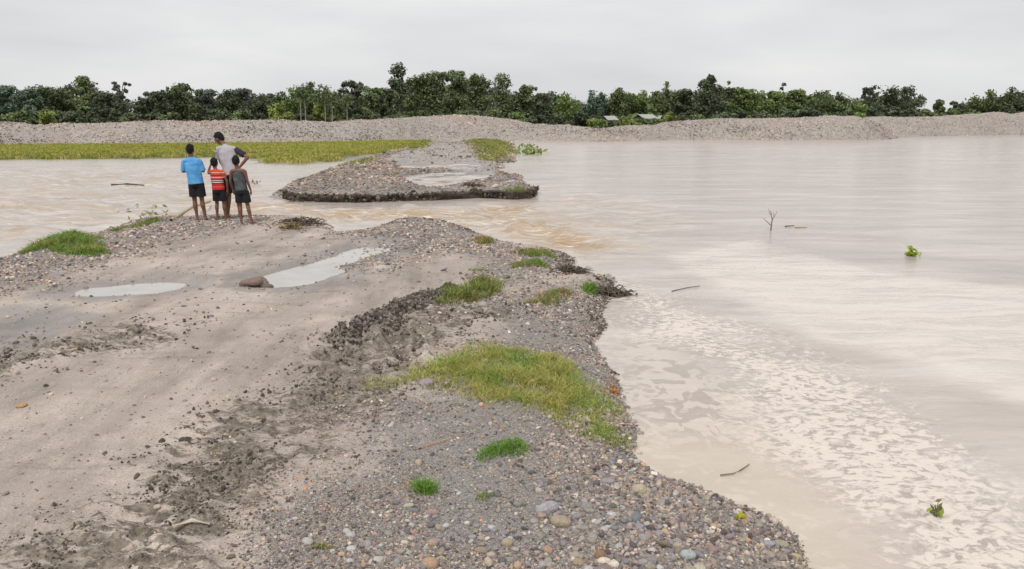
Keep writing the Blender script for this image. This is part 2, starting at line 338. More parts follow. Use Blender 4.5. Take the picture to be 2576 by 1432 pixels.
sf = q.math('MULTIPLY', q.attr('shore'), q.mr(q.noise(11, 4, .65, wc), .5, .62)); c = q.mix(q.math('MULTIPLY', sf, .6), c, (.62, .55, .48))
q.P('Base Color', c); q.P('Roughness', q.mr(q.math('ADD', fl1, s3), 0., 1., .16, .5)); q.P('IOR', 1.33)
r1 = q.noise(6, 4, .6, q.map((.5, 1.7, 1), .1, wc)); r2 = q.noise(1.3, 3, .55, q.map((.4, 1.6, 1), -.1, wc))
bb = q.bump(q.noise(4, 5, .7, q.map((.4, 1.3, 1), 0, wc)), .03, q.math('ADD', .12, q.math('MULTIPLY', q.attr('churn'), .5))); bb = q.bump(r2, .09, q.math('ADD', .16, q.math('MULTIPLY', q.attr('churn'), .75)), bb); bb = q.bump(r1, .03, q.math('ADD', .3, q.math('MULTIPLY', q.attr('churn'), .7)), bb)
bb = q.bump(thr, .006, q.attr('fleck'), bb); bb = q.bump(q.noise(14, 4, .7, q.map((.5, 1.3, 1), .05, wc)), .008, .55, bb); q.P('Normal', bb); water_mat = q.m
water = link('water', mesh_np('water', np.c_[X, Y, Z], Fc, water_mat, True, {'fleck': fk, 'sheet': sh, 'swirl': sw, 'streak': st, 'lane': ln, 'rapid': rap, 'churn': ch, 'shore': shore}), kind='structure')
# river bed below everything
link('river_bed', mesh_np('river_bed', [(-400,-60,-.6),(400,-60,-.6),(400,140,-.6),(-400,140,-.6)], [(0,1,2,3)], ground_mat), kind='structure')
# puddles lying in hollows of the bar
q = NT('puddle_water'); q.P('Base Color', q.ramp(q.noise(3, 4), [(.3, (.38, .355, .33)), (.7, (.48, .455, .43))])); q.P('Roughness', .1); q.P('IOR', 1.45)
q.P('Normal', q.bump(q.noise(7, 3), .006, .3)); pm = q.m
for p, lv in ((puddA, .128), (puddB, .122)):
    x0, y0 = p.min(0)-.8; x1, y1 = p.max(0)+.8; nx_, ny_ = 70, 70; gx, gy = np.meshgrid(np.linspace(x0, x1, nx_), np.linspace(y0, y1, ny_)); gx, gy = gx.ravel(), gy.ravel()
    sdp = sdist(p, gx, gy); i = (np.arange(ny_-1)[:, None]*nx_+np.arange(nx_-1)[None, :]); Fp = np.stack([i, i+1, i+nx_+1, i+nx_], -1).reshape(-1, 4); Fp = Fp[sdp[Fp].min(1) > -.42]
    me = mesh_np('puddle', np.c_[gx, gy, np.full(len(gx), lv)], Fp, pm)
    link('puddle', me, kind='structure')

# ---------------------------------------------------------------- prototypes for stuff (kept outside the scene's own collection)
def ico(sub):
    import bmesh
    bm = bmesh.new(); bmesh.ops.create_icosphere(bm, subdivisions=sub, radius=1)
    V = np.array([v.co[:] for v in bm.verts]); Fx = np.array([[v.index for v in f.verts] for f in bm.faces]); bm.free(); return V, Fx
ICO1, ICO2, ICO3 = ico(1), ico(2), ico(3)
def n3(V, f, s):
    return fbm(V[:, 0]*f+V[:, 2]*.7*f, V[:, 1]*f-V[:, 2]*.9*f, 3, s)+fbm(V[:, 2]*f+s, V[:, 0]*f*.6, 2, s+5)
def stone_mesh(name, k, mat, base=ICO2, rough=.14, sq=(1, .78, .58)):
    V, Fx = base; V = V.copy(); V = V*(1+rough*n3(V, 1.3, 200+k*7))[:, None]
    V = np.sign(V)*np.abs(V)**.9; V = V*np.array(sq)*(1, 1, 1)
    return mesh_np(name, V, Fx, mat)
stone_i = geoattr_mat('gravel_stone', 'INST'); stone_o = geoattr_mat('pebble_stone', 'OBJ'); clod_i = geoattr_mat('mud_clod', 'INST', .9)
def coll(name, meshes):
    c = bpy.data.collections.new(name)
    for i, m in enumerate(meshes): c.objects.link(bpy.data.objects.new(name+'_shape', m))
    return c
gravel_c = coll('gravel_shapes', [stone_mesh('gravel_stone', k, stone_i, ICO1 if k > 1 else ICO2, .12, (1, .8-.06*(k % 3), .55+.08*(k % 2))) for k in range(6)])
clod_c = coll('clod_shapes', [stone_mesh('mud_clod', k+20, clod_i, ICO2, .42, (1, .8, .6)) for k in range(5)])
def scatter(name, P, rot, scl, col, c, nidx, mat_parent=None, **tags):
    n = len(P); me = bpy.data.meshes.new(name); me.vertices.add(n); me.vertices.foreach_set('co', np.asarray(P, np.float32).ravel())
    for an, av in (('rot', rot), ('scl', scl)):
        a = me.attributes.new(an, 'FLOAT_VECTOR', 'POINT'); a.data.foreach_set('vector', np.asarray(av, np.float32).ravel())
    a = me.attributes.new('col', 'FLOAT_COLOR', 'POINT'); a.data.foreach_set('color', np.c_[col, np.ones(n)].astype(np.float32).ravel())
    a = me.attributes.new('idx', 'INT', 'POINT'); a.data.foreach_set('value', rng.integers(0, nidx, n).astype(np.int32))
    o = link(name, me, mat_parent, **tags)
    g = bpy.data.node_groups.new(name+'_scatter', 'GeometryNodeTree')
    g.interface.new_socket('Geometry', in_out='INPUT', socket_type='NodeSocketGeometry'); g.interface.new_socket('Geometry', in_out='OUTPUT', socket_type='NodeSocketGeometry')
    gi = g.nodes.new('NodeGroupInput'); go = g.nodes.new('NodeGroupOutput'); ip = g.nodes.new('GeometryNodeInstanceOnPoints')
    ci = g.nodes.new('GeometryNodeCollectionInfo'); ci.inputs[0].default_value = c; ci.inputs[1].default_value = True; ci.inputs[2].default_value = True
    def na(nm, t):
        q_ = g.nodes.new('GeometryNodeInputNamedAttribute'); q_.data_type = t; q_.inputs[0].default_value = nm
        return [s for s in q_.outputs if s.enabled and s.name == 'Attribute'][0]
    g.links.new(gi.outputs[0], ip.inputs['Points']); g.links.new(ci.outputs[0], ip.inputs['Instance']); ip.inputs['Pick Instance'].default_value = True
    g.links.new(na('idx', 'INT'), ip.inputs['Instance Index']); g.links.new(na('rot', 'FLOAT_VECTOR'), ip.inputs['Rotation']); g.links.new(na('scl', 'FLOAT_VECTOR'), ip.inputs['Scale'])
    g.links.new(ip.outputs[0], go.inputs[0])
    md = o.modifiers.new('scatter', 'NODES'); md.node_group = g
    return o
PAL = np.array([(.37,.335,.335),(.29,.26,.27),(.44,.395,.365),(.56,.51,.47),(.20,.175,.17),(.44,.355,.28),(.64,.60,.55),(.34,.30,.36),(.40,.31,.30),(.52,.42,.30),(.60,.36,.23),(.29,.33,.36),(.76,.73,.68),(.38,.37,.30),(.13,.115,.11)])
PW = np.array([9,9,9,8,9,7,5,6,5,4,1.2,1.6,3.0,4,9]); PW = PW/PW.sum()
def stone_cols(n): return PAL[rng.choice(len(PAL), n, p=PW)]*(1+.16*rng.standard_normal((n, 1)))*(1+.03*rng.standard_normal((n, 3)))
def sample(n, ymin, ymax, xk=.75, pw=2.0):       # points on the ground, denser near the viewer's end of the bar
    t = rng.random(n)
    if pw == 2.0: y = ymin*np.exp(t*math.log(ymax/ymin))
    else: y = (ymin**(1)+t*(ymax-ymin))
    x = (rng.random(n)*2-1)*(y*xk+.8); return x, y
# gravel on the bar
xs, ys = sample(620000, 2.3, 24)
g_, r_, _ = masks(xs, ys); h_ = height(xs, ys)
clump = ss(-.5, .5, fbm(xs*2, ys*2, 3, 301))
pr = np.clip(g_*(.22+.78*clump)+.018+.15*ss(.1, .02, h_), 0, 1)*(h_ > -.015)*(ys < 17)
kp = rng.random(len(xs)) < pr; xs, ys, h_ = xs[kp], ys[kp], h_[kp]
D = np.hypot(xs, ys); edgeb = ss(.6, 0, sdist(bar, xs, ys)); coarse = ss(-.4, 1.0, xs-.0)*ss(6.5, 4, ys)
size = (.0055+.0032*coarse)*np.exp(.42*rng.standard_normal(len(xs)))*np.clip(D/4.5, .85, 3.2)
size = np.where(rng.random(len(xs)) < .012+.02*coarse, size*2.1, size); size = np.minimum(size, .03)
print('gravel', len(xs))
sc_ = size[:, None]*(1+.2*rng.standard_normal((len(xs), 3)))
scatter('gravel', np.c_[xs, ys, h_+size*.15], rng.random((len(xs), 3))*(.6, .6, 6.28), np.abs(sc_), stone_cols(len(xs))*(1.26, 1.16, 1.08), gravel_c, 6, ground, kind='stuff')
# gravel on the island
n = 60000; xs = rng.uniform(-8, 4, n); ys = 17+rng.random(n)**1.6*60
si = sdist(island, xs, ys); h_ = height(xs, ys); tr = sdist(track, xs, ys)
kp = (si > 0) & (h_ > .0) & ((tr < 0) | (rng.random(n) < .06)); xs, ys, h_ = xs[kp], ys[kp], h_[kp]
size = .022*np.exp(.4*rng.standard_normal(len(xs)))*np.clip(ys/20, 1, 2.2)
scatter('gravel', np.c_[xs, ys, h_+size*.1], rng.random((len(xs), 3))*(.6, .6, 6.28), size[:, None]*(1+.2*rng.standard_normal((len(xs), 3))), stone_cols(len(xs))*(.98, .87, .76)*(.75+.5*ss(-.4, .4, fbm(xs*.8, ys*.5, 3, 88)))[:, None], gravel_c, 6, ground, kind='stuff')
# mud clods along the churned ruts
xs, ys = sample(150000, 2.3, 14); _, r_, _ = masks(xs, ys); h_ = height(xs, ys)
cl = ss(.0, .4, fbm(xs*4.5, ys*4.5, 4, 311)); kp = (rng.random(len(xs)) < (r_*(.06+.8*cl)+.0003)) & (h_ > .04); xs, ys, h_ = xs[kp], ys[kp], h_[kp]
size = .0062*np.exp(.5*rng.standard_normal(len(xs)))*np.clip(np.hypot(xs, ys)/5, .8, 1.8); size = np.minimum(size, .02)
mc = np.array([(.15,.12,.09),(.21,.17,.13),(.10,.08,.062),(.29,.24,.19)])[rng.integers(0, 4, len(xs))]*(1+.15*rng.standard_normal((len(xs), 1)))
print('clods', len(xs))
scatter('mud_clods', np.c_[xs, ys, h_+size*.1], rng.random((len(xs), 3))*6.28, size[:, None]*(1+.25*rng.standard_normal((len(xs), 3))), np.abs(mc), clod_c, 5, ground, kind='stuff')

# 290 countable pebbles, each its own part of the ground
pm_ = [stone_mesh('pebble', 60+k, stone_o, ICO2, .13, (1, .82-.05*(k % 3), .5+.07*(k % 3))) for k in range(7)]
def pebble(x, y, r, col, name='pebble', parent=ground, rz=None, sq=1., me=None, tilt=.25, **tags):
    z = float(height(np.array([x]), np.array([y]))[0]); o = bpy.data.objects.new(name, me or random.choice(pm_)); C.objects.link(o)
    o.parent = parent; o.location = (x, y, z+r*.22); o.scale = (r, r*sq, r); o.color = (*col, 1)
    o.rotation_euler = (random.uniform(-tilt, tilt), random.uniform(-tilt, tilt), random.uniform(0, 6.28) if rz is None else rz); tag(o, **tags); return o
cnt = 0
while cnt < 285:
    dx = random.triangular(700, 2000, 1600); dy = random.triangular(1060, 1450, 1430)
    x, y = U(dx, dy, .14)
    if float(sdist(bar, np.array([x]), np.array([y]))[0]) < .03: continue
    if float(sdist(gv1, np.array([x]), np.array([y]))[0]) < .05: continue
    c_ = PAL[rng.choice(len(PAL), p=PW)]; c_ = (c_*.75+c_.mean()*.25)*random.uniform(.95, 1.3)
    pebble(x, y, random.triangular(.011, .031, .014), tuple(np.clip(c_, 0, .7))); cnt += 1

# ---------------------------------------------------------------- gravel berms
def interp(tab, x): xs_, ys_ = zip(*tab); return np.interp(x, xs_, ys_)
def berm(base_tab, crest_tab, x0, x1, depth, seed, end0=None, end1=None):
    cols = []; xs_ = np.linspace(x0, x1, 820); nt_ = 30; V = []; 
    for x in xs_:
        bx, by = U(x, interp(base_tab, x), 0.0); rb = math.hypot(bx, by); rb += .5*float(fbm(np.array([x/60.]), np.array([seed*1.]), 2, seed))
        rc = rb+depth; cx, cy, cz = UZ(x, interp(crest_tab, x)+random.uniform(-.3, .3), rc); ux, uy = bx/math.hypot(bx, by), by/math.hypot(bx, by)
        for k in range(nt_):
            t = k/(nt_-1)*2.6; r = rb-.25+(rc-rb+.25)*t
            if t <= 1: z = -.12+(cz+.12)*(t**.92)
            elif t <= 1.25: z = cz-.02*(t-1)
            else: z = cz-(cz-.2)*min(1, (t-1.25)/1.2)
            V.append((ux*r, uy*r, z))
    V = np.array(V); sV = np.arctan2(V[:, 0], V[:, 1])*75; rr = np.hypot(V[:, 0], V[:, 1])
    hgt = ss(.1, .9, V[:, 2]); n = fbm(sV*.35, rr*.18, 4, seed)*.6*(1-.82*ss(1.2, 2.1, V[:, 2]))+.34*np.abs(fbm(sV*.8, rr*.25, 3, seed+4))*(1-.6*ss(1.3, 2.1, V[:, 2]))
    V[:, 2] += n*hgt*.8; V[:, 2] += .06*fbm(sV*4, rr*4, 3, seed+9)*hgt
    nx = len(xs_); i = np.arange(nx-1)[:, None]*nt_+np.arange(nt_-1)[None, :]
    Fx = np.stack([i, i+nt_, i+nt_+1, i+1], -1).reshape(-1, 4)
    return V, Fx, nt_
q = NT('berm_gravel'); vc = q.vor(9); hs = q.n('ShaderNodeHueSaturation'); hs.inputs['Saturation'].default_value = .12; hs.inputs['Value'].default_value = .55; q.l(vc, hs.inputs['Color'])
c = q.mix(.45, q.ramp(q.noise(.5, 5, .6), [(.3, (.26, .215, .18)), (.7, (.36, .30, .25))]), hs.outputs[0]); c = q.mix(.6, c, q.ramp(q.noise(2.5, 5), [(.3, (.75, .73, .72)), (.7, (1.15, 1.1, 1.05))]), 'MULTIPLY')
q.P('Base Color', c); q.P('Roughness', .9); q.P('Normal', q.bump(q.vor(9, out='Distance'), .06, .8)); berm_mat = q.m
b1_base = [(-1400,388),(-400,378),(0,372),(500,368),(800,365),(950,361),(1090,357),(1250,355),(1400,355),(1520,357),(1700,352),(1950,353),(2180,352),(2262,350),(2300,350)]
b1_crest = [(-1400,318),(0,308),(100,313),(200,315),(300,309),(400,304),(500,308),(600,303),(700,302),(850,308),(950,300),(1020,297),(1100,292),(1180,290),(1290,301),(1340,311),(1400,319),(1480,323),(1540,321),(1620,316),(1700,308),(1800,299),(2000,297),(2100,292),(2150,294),(2200,312),(2240,332),(2262,349),(2300,352)]
b2_base = [(2080,346),(2260,344),(2576,340),(4200,336)]
b2_crest = [(2080,322),(2120,302),(2200,294),(2320,296),(2400,290),(2450,287),(2490,282),(2510,283),(2540,288),(2576,280),(2700,284),(3200,276),(4200,280)]
berms = []
for (bt, ct, x0, x1, dp, sdv, lab) in ((b1_base, b1_crest, -1400, 2300, 4.0, 401, None), (b2_base, b2_crest, 2080, 4200, 4.5, 431, None)):
    V, Fx, nt_ = berm(bt, ct, x0, x1, dp, sdv); o = link('gravel_berm', mesh_np('gravel_berm', V, Fx, berm_mat), kind='structure'); berms.append((o, V, nt_))
for o, V, nt_ in berms:                          # stones lying on the face of each berm
    G = V.reshape(-1, nt_, 3); ns = 34000 if o is berms[0][0] else 15000
    ns = int(ns*1.15); a = rng.random(ns)*(G.shape[0]-1); b = rng.random(ns)*13.0; ai = a.astype(int); bi = b.astype(int); fa = (a-ai)[:, None]; fb = (b-bi)[:, None]
    P = (G[ai, bi]*(1-fa)+G[ai+1, bi]*fa)*(1-fb)+(G[ai, bi+1]*(1-fa)+G[ai+1, bi+1]*fa)*fb
    kp = (P[:, 2] > .02) & (np.abs(P[:, 0]) < P[:, 1]*.85+3) & (rng.random(ns) < .35+.65*ss(-.3, .3, fbm(P[:, 0]*.4, P[:, 1]*.4+P[:, 2], 3, 77))); P = P[kp]
    size = np.minimum(.042*np.exp(.38*rng.standard_normal(len(P))), .12)
    cc = stone_cols(len(P))*(1.16, .97, .85)*(.5+.8*ss(-.45, .45, fbm(P[:, 0]*.25, P[:, 1]*.25+P[:, 2]*.8, 4, 78)))[:, None]
    scatter('berm_stones', P+np.c_[np.zeros((len(P), 2)), size*.2], rng.random((len(P), 3))*(.9, .9, 6.28), size[:, None]*(1+.2*rng.standard_normal((len(P), 3))), cc, gravel_c, 6, o, kind='stuff')

# land behind the berms, out to the horizon
q = NT('far_land'); q.P('Base Color', q.ramp(q.noise(.08, 6), [(.3, (.05, .065, .025)), (.7, (.10, .11, .05))])); q.P('Roughness', .95)
V = []; 
for x in np.linspace(-1400, 4200, 60):
    yb = interp(b1_base, x) if x < 2150 else interp(b2_base, x); bx, by = U(x, yb, 0); rb = math.hypot(bx, by)
    for m in (rb+5.5, rb+80, 500, 5000): V.append((bx/rb*m, by/rb*m, .15))
i = np.arange(59)[:, None]*4+np.arange(3)[None, :]
link('far_ground', mesh_np('far_ground', V, np.stack([i, i+1, i+5, i+4], -1).reshape(-1, 4), q.m), kind='structure')

# ---------------------------------------------------------------- cut bank of the island
def ribbon(line, step, nrow, zf, seed, rough, over=0.):
    seg = np.r_[0, np.cumsum(np.hypot(*np.diff(line, axis=0).T))]; s = np.arange(0, seg[-1], step)
    px_ = np.interp(s, seg, line[:, 0]); py_ = np.interp(s, seg, line[:, 1]); V = []
    top = zf-.02+.06*fbm(s*.9, s*0+seed, 3, seed)+.03*fbm(s*5, s*0, 2, seed+1); fade = np.minimum(ss(0, .5, s), ss(seg[-1], seg[-1]-.4, s)); top = top*(.25+.75*fade)
    wob = .26*fbm(s*.9, s*0+3, 3, seed+2)+.05*fbm(s*4, s*0+1, 2, seed+6)
    for k in range(nrow):
        t = k/(nrow-1)
        if t < .72: z = -.12+(top+.12)*(t/.72); off = -.03+rough*fbm(s*4, t*5+s*0, 3, seed+3)+over*(t/.72)**2*-.06
        else: z = top+0*s-(t-.72)*.18; off = (t-.72)*2.3+rough*.5*fbm(s*4, t*5+s*0, 3, seed+3)
        z = z+.02*fbm(s*7, t*9+s*0, 2, seed+5)
        V.append(np.c_[px_, py_+off+wob, z])
    V = np.array(V); n = len(s); i = np.arange(nrow-1)[:, None]*n+np.arange(n-1)[None, :]
    return V.reshape(-1, 3), np.stack([i, i+1, i+n+1, i+n], -1).reshape(-1, 4)
q = NT('shaded_cut_bank_soil'); mm = q.noise(9, 5, .7); z_ = q.n('ShaderNodeSeparateXYZ'); q.l(q.co(), z_.inputs[0])
q.P('Base Color', q.ramp(mm, [(.3, (.028, .021, .016)), (.55, (.07, .052, .038)), (.75, (.17, .135, .10))])); q.P('Roughness', .8); q.P('Normal', q.bump(mm, .05, 1.)); soil = q.m  # wet dark earth, with the shade of the cut face put into its colour
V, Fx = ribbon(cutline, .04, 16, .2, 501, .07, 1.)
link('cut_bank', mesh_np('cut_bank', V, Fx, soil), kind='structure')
n = 1500; s_ = rng.random(n); L0 = np.r_[0, np.cumsum(np.hypot(*np.diff(cutline, axis=0).T))]; s_ = s_*L0[-1]
P = np.c_[np.interp(s_, L0, cutline[:, 0])+rng.normal(0, .05, n), np.interp(s_, L0, cutline[:, 1])-.02+rng.normal(0, .08, n), rng.uniform(.0, .2, n)]
size = .02*np.exp(.55*rng.standard_normal(n)); mc = np.array([(.07,.055,.04),(.12,.09,.07),(.045,.035,.03),(.2,.165,.13),(.09,.09,.04)])[rng.integers(0, 5, n)]
scatter('soil_clods', P, rng.random((n, 3))*6.28, size[:, None]*(1+.25*rng.standard_normal((n, 3))), mc, clod_c, 5, ground, kind='stuff')
# broken rims of the near tips
for line, n, zc in ((poly([(925,590),(960,572),(1040,562),(1130,572),(1200,592)], .1), 2200, .17), (poly([(1400,632),(1440,652),(1438,676),(1400,690)], .1), 1200, .1), (poly([(1500,700),(1530,696),(1548,710),(1528,735),(1510,780),(1520,822)], .1), 1300, .08), (poly([(870,872),(960,818),(1040,768),(1130,742)], .15), 4200, .2)):
    L0 = np.r_[0, np.cumsum(np.hypot(*np.diff(line, axis=0).T))]; s_ = rng.random(n)*L0[-1]
    px_ = np.interp(s_, L0, line[:, 0])+rng.normal(0, .09, n); py_ = np.interp(s_, L0, line[:, 1])+rng.normal(0, .16, n); hz = height(px_, py_); kp = hz > -.02
    px_, py_, hz = px_[kp], py_[kp], hz[kp]; size = np.minimum(.0105*np.exp(.45*rng.standard_normal(len(px_))), .024)
    mc = np.array([(.14,.11,.095),(.22,.18,.15),(.08,.065,.055),(.33,.28,.24)])[rng.integers(0, 4, len(px_))]
    scatter('rim_clods', np.c_[px_, py_, hz+size*.1], rng.random((len(px_), 3))*6.28, size[:, None]*(1+.25*rng.standard_normal((len(px_), 3))), mc, clod_c, 5, ground, kind='stuff')

# ---------------------------------------------------------------- grass
grass_mat = leafmat('grass_blades', .3); foliage_mat = leafmat('tree_leaves', .15)
GREEN = [(.16,.30,.045),(.21,.36,.06),(.12,.22,.04),(.28,.36,.09)]; OLIVE = [(.26,.29,.08),(.33,.34,.10),(.19,.22,.06),(.42,.34,.14),(.16,.21,.06)]
DRY = [(.46,.33,.15),(.36,.25,.12),(.22,.19,.07),(.28,.30,.08)]; YEL = [(.38,.38,.09),(.32,.35,.08),(.46,.40,.14),(.23,.27,.06)]
def blades(P, hgt, wid, cols, seed=0, lean=.5, nrm_up=.5):
    n = len(P); r = np.random.default_rng(seed); a = r.random(n)*6.283; ln_ = hgt*lean*(.3+r.random(n)); d = np.c_[np.cos(a), np.sin(a)]
    wv = r.random(n)*6.283; wd = np.c_[np.cos(wv), np.sin(wv), np.zeros(n)]*(wid/2)[:, None]
    z = np.zeros(n); b0 = P; b1 = P+np.c_[d*(ln_*.25)[:, None], hgt*.55]; b2 = P+np.c_[d*ln_[:, None], hgt*(.95-.15*r.random(n))]
    V = np.stack([b0-wd, b0+wd, b1+wd*.8, b1-wd*.8, b2], 1).reshape(-1, 3); i = np.arange(n)*5
    T = np.stack([np.c_[i, i+1, i+2], np.c_[i, i+2, i+3], np.c_[i+3, i+2, i+4]], 1).reshape(-1, 3)
    return V, T, np.repeat(cols, 5, 0)
def patch(name, pts, dens, h, wid, pal, label, cat='grass', kind=None, z=.13, wob=.08, seed=1, lean=1.15, solid=.35, grow=.0, fade=None, group=None):
    p = poly(pts, z); x0, y0 = p.min(0)-.2; x1, y1 = p.max(0)+.2; n = int((x1-x0)*(y1-y0)*dens); r = np.random.default_rng(seed)
    xs = r.uniform(x0, x1, n); ys = r.uniform(y0, y1, n); s = sdist(p, xs, ys)+grow+wob*fbm(xs*4, ys*4, 3, seed)*1.4
    cl = solid+(1-solid)*ss(-.35, .35, fbm(xs*6, ys*6, 3, seed+3)); hh = height(xs, ys); kp = (s > 0) & (r.random(n) < cl*ss(-.02, fade or wob, s)) & (hh > -.02)
    xs, ys, s, hh = xs[kp], ys[kp], s[kp], hh[kp]; n = len(xs)
    hg = h*(.45+.75*r.random(n))*(.55+.6*ss(0, wob*2.5, s))*(.75+.5*ss(-.4, .4, fbm(xs*3, ys*3, 2, seed+8)))
    pal = np.array(pal); ci = np.clip(((fbm(xs*2.2, ys*2.2, 3, seed+5)*.5+.5)*1.7-.35+.2*r.standard_normal(n))*len(pal), 0, len(pal)-1).astype(int)
    col = pal[ci]*(1+.2*r.standard_normal((n, 1))); cx, cy = p.mean(0); cz = float(height(np.array([cx]), np.array([cy]))[0])
    V, T, cc = blades(np.c_[xs-cx, ys-cy, hh-cz-.004], hg, np.full(n, wid), np.abs(col), seed, lean)
    o = link(name, mesh_np(name, V, T, grass_mat, False, {'col': cc}), None, (cx, cy, cz), label, cat, group, kind); return o
def circ(x, y, rx, ry): return [(x+rx*math.cos(a), y+ry*math.sin(a)) for a in np.linspace(0, 6.283, 12, endpoint=False)]
G1 = [(945,985),(985,950),(1060,915),(1120,885),(1200,873),(1330,870),(1405,885),(1460,920),(1530,952),(1556,1000),(1592,1078),(1545,1090),(1470,1075),(1400,1050),(1330,1035),(1250,1022),(1160,1010),(1100,995),(1040,992),(985,1000)]
patch('grass_patch', G1, 17000, .06, .005, [(.24,.36,.07),(.34,.40,.09),(.44,.44,.12),(.50,.46,.15),(.55,.42,.16),(.36,.40,.10),(.42,.46,.12),(.26,.37,.08)], 'large olive and yellow grass patch spreading to the water edge on the gravel', kind='stuff', seed=11, wob=.11, solid=.3, grow=.09, fade=.4)
patch('grass_clump', [(1195,1165),(1205,1125),(1250,1098),(1310,1095),(1345,1118),(1325,1142),(1262,1152)], 22000, .06, .005, GREEN, 'bright green low grass clump just in front of the large olive patch', seed=12, wob=.05)
patch('grass_tuft', circ(1067, 1240, 34, 15), 22000, .06, .005, GREEN, 'small round bright green grass tuft alone on bare gravel', seed=13, wob=.02)
patch('grass_tuft', circ(1220, 1256, 22, 10), 17000, .055, .005, GREEN+DRY[:2], 'smallest green tuft with an upright dry stalk beside it', seed=14, wob=.02)
patch('grass_tuft', circ(815, 1398, 46, 24), 22000, .05, .005, DRY+OLIVE, 'brownish green sparse grass tuft at the bottom edge of the gravel', seed=15, wob=.04)
patch('grass_tuft', circ(1150, 1030, 34, 9), 16000, .055, .005, GREEN+OLIVE, 'small flat green tuft on the near side of the large olive patch', seed=16, wob=.03)
patch('grass_patch', [(20,652),(60,630),(110,604),(210,602),(255,610),(285,642),(235,652),(150,652),(100,640),(60,645)], 4200, .12, .011, GREEN+OLIVE[:2], 'green grass mound on the left bank edge beside the river', seed=17, wob=.15)
patch('grass_patch', [(262,584),(330,568),(380,552),(420,552),(425,560),(350,576),(285,590)], 2600, .10, .012, OLIVE+GREEN, 'narrow olive grass strip on the bank below the bamboo pole end', seed=18, wob=.1)
patch('grass_clump', [(1280,648),(1320,634),(1385,634),(1392,648),(1340,656)], 4200, .08, .010, GREEN+OLIVE, 'upper of two thin green grass clumps on the rounded gravel tip', seed=19, wob=.08)
patch('grass_clump', [(1275,674),(1330,660),(1380,660),(1385,670),(1300,682)], 4200, .07, .010, GREEN+OLIVE, 'lower of two thin green grass clumps on the rounded gravel tip', seed=20, wob=.08)
patch('grass_clump', [(1095,775),(1105,750),(1180,722),(1240,716),(1268,732),(1262,746),(1200,764),(1150,778)], 6000, .11, .008, OLIVE+GREEN[:2]+DRY[1:3], 'dark olive grass crowning the broken earth ridge', seed=21, wob=.08)
patch('grass_patch', [(1310,770),(1340,745),(1410,722),(1450,728),(1440,745),(1400,765),(1360,775)], 3200, .07, .008, OLIVE+DRY[:2]+GREEN[:1], 'sparse olive grass on gravel right of the earth ridge', seed=22, wob=.05)
patch('grass_tuft', circ(1487, 720, 24, 10), 8000, .11, .008, GREEN+[(.06,.11,.03)], 'dark green tuft on the pointed gravel tip at the water', seed=23, wob=.04)
patch('grass_tuft', circ(1213, 600, 26, 9), 3500, .12, .014, YEL+DRY, 'yellow brown tuft at the right end of the broken gravel mound', seed=24, wob=.06, z=.2)
patch('grass_tuft', circ(1210, 686, 28, 4), 3500, .06, .01, OLIVE+GREEN, 'thin flat green tuft left of the rounded gravel tip', seed=25, wob=.06)
patch('grass_tuft', circ(1275, 702, 16, 5), 4500, .07, .01, OLIVE+GREEN, 'tiny green tuft just right above the grassy earth ridge', seed=26, wob=.04)
patch('grass_patch', [(1240,482),(1300,468),(1335,472),(1350,486),(1330,498),(1280,500),(1230,494)], 900, .17, .025, OLIVE+GREEN[:2]+YEL[:2], 'olive grass on the right end of the cut island bank', seed=27, wob=.2, z=.2)
patch('grass_patch', [(1165,350),(1245,350),(1290,362),(1300,384),(1280,404),(1240,408),(1200,400),(1185,370)], 160, .22, .06, YEL+OLIVE, 'yellow green grass right of the far washed out track', kind='stuff', seed=28, wob=.8, z=.05)
patch('grass_patch', [(1000,372),(1040,358),(1078,354),(1078,368),(1040,378)], 160, .22, .06, YEL+OLIVE, 'yellow green grass left of the far washed out track', kind='stuff', seed=29, wob=.8, z=.05)
patch('water_plants', [(1310,392),(1330,372),(1345,372),(1340,386),(1375,388),(1370,394)], 90, .35, .08, OLIVE+GREEN, 'green plants standing in the water right of the far track', 'plant', seed=30, wob=.3, z=.0) if False else None
patch('grass_patch', [(850,412),(900,402),(950,398),(960,404),(900,414)], 120, .2, .05, YEL+OLIVE, 'pale grass streak on the stony left flank of the island', kind='stuff', seed=31, wob=.4, z=.05)
# sparse dry greenery on the lower gravel and debris of stalks
patch('dry_grass', [(560,1330),(650,1290),(800,1270),(860,1300),(820,1340),(650,1360)], 1100, .022, .004, DRY+OLIVE, 'thin olive film of tiny dry plants on lower gravel', kind='stuff', seed=32, wob=.15)
patch('dry_grass', circ(1540, 950, 18, 9), 9000, .07, .008, [(.62,.24,.08),(.55,.3,.14),(.4,.2,.08)], 'orange dead leaf tuft at the right tip of the large grass patch', seed=33, wob=.02)

# meadow in front of the berm
def tuft_proto(seed):
    r = np.random.default_rng(seed); n = 26; P = np.c_[r.normal(0, .16, n), r.normal(0, .16, n), np.zeros(n)]
    cols = np.ones((n, 3))*(.75+.5*r.random((n, 1))); V, T, cc = blades(P, .12+.16*r.random(n), np.full(n, .035), cols, seed, .6)
    return mesh_np('meadow_tuft', V, T, meadow_mat, False, {'tone': cc[:, 0]})
q = NT('meadow_grass'); c = q.attr('col', 'INSTANCER', 'Color'); c = q.mix(1., c, q.ramp(q.attr('tone'), [(0, 0.), (1, 1.)]), 'MULTIPLY'); q.P('Base Color', c); q.P('Roughness', .8); q.P('Specular IOR Level', .1); meadow_mat = q.m
tuft_c = coll('tuft_shapes', [tuft_proto(k) for k in range(4)])
n = 90000; xs = rng.uniform(-75, -4, n); ys = rng.uniform(36, 76, n); s = sdist(meadow, xs, ys)+1.6*fbm(xs*.35, ys*.35, 4, 71); h_ = height(xs, ys)
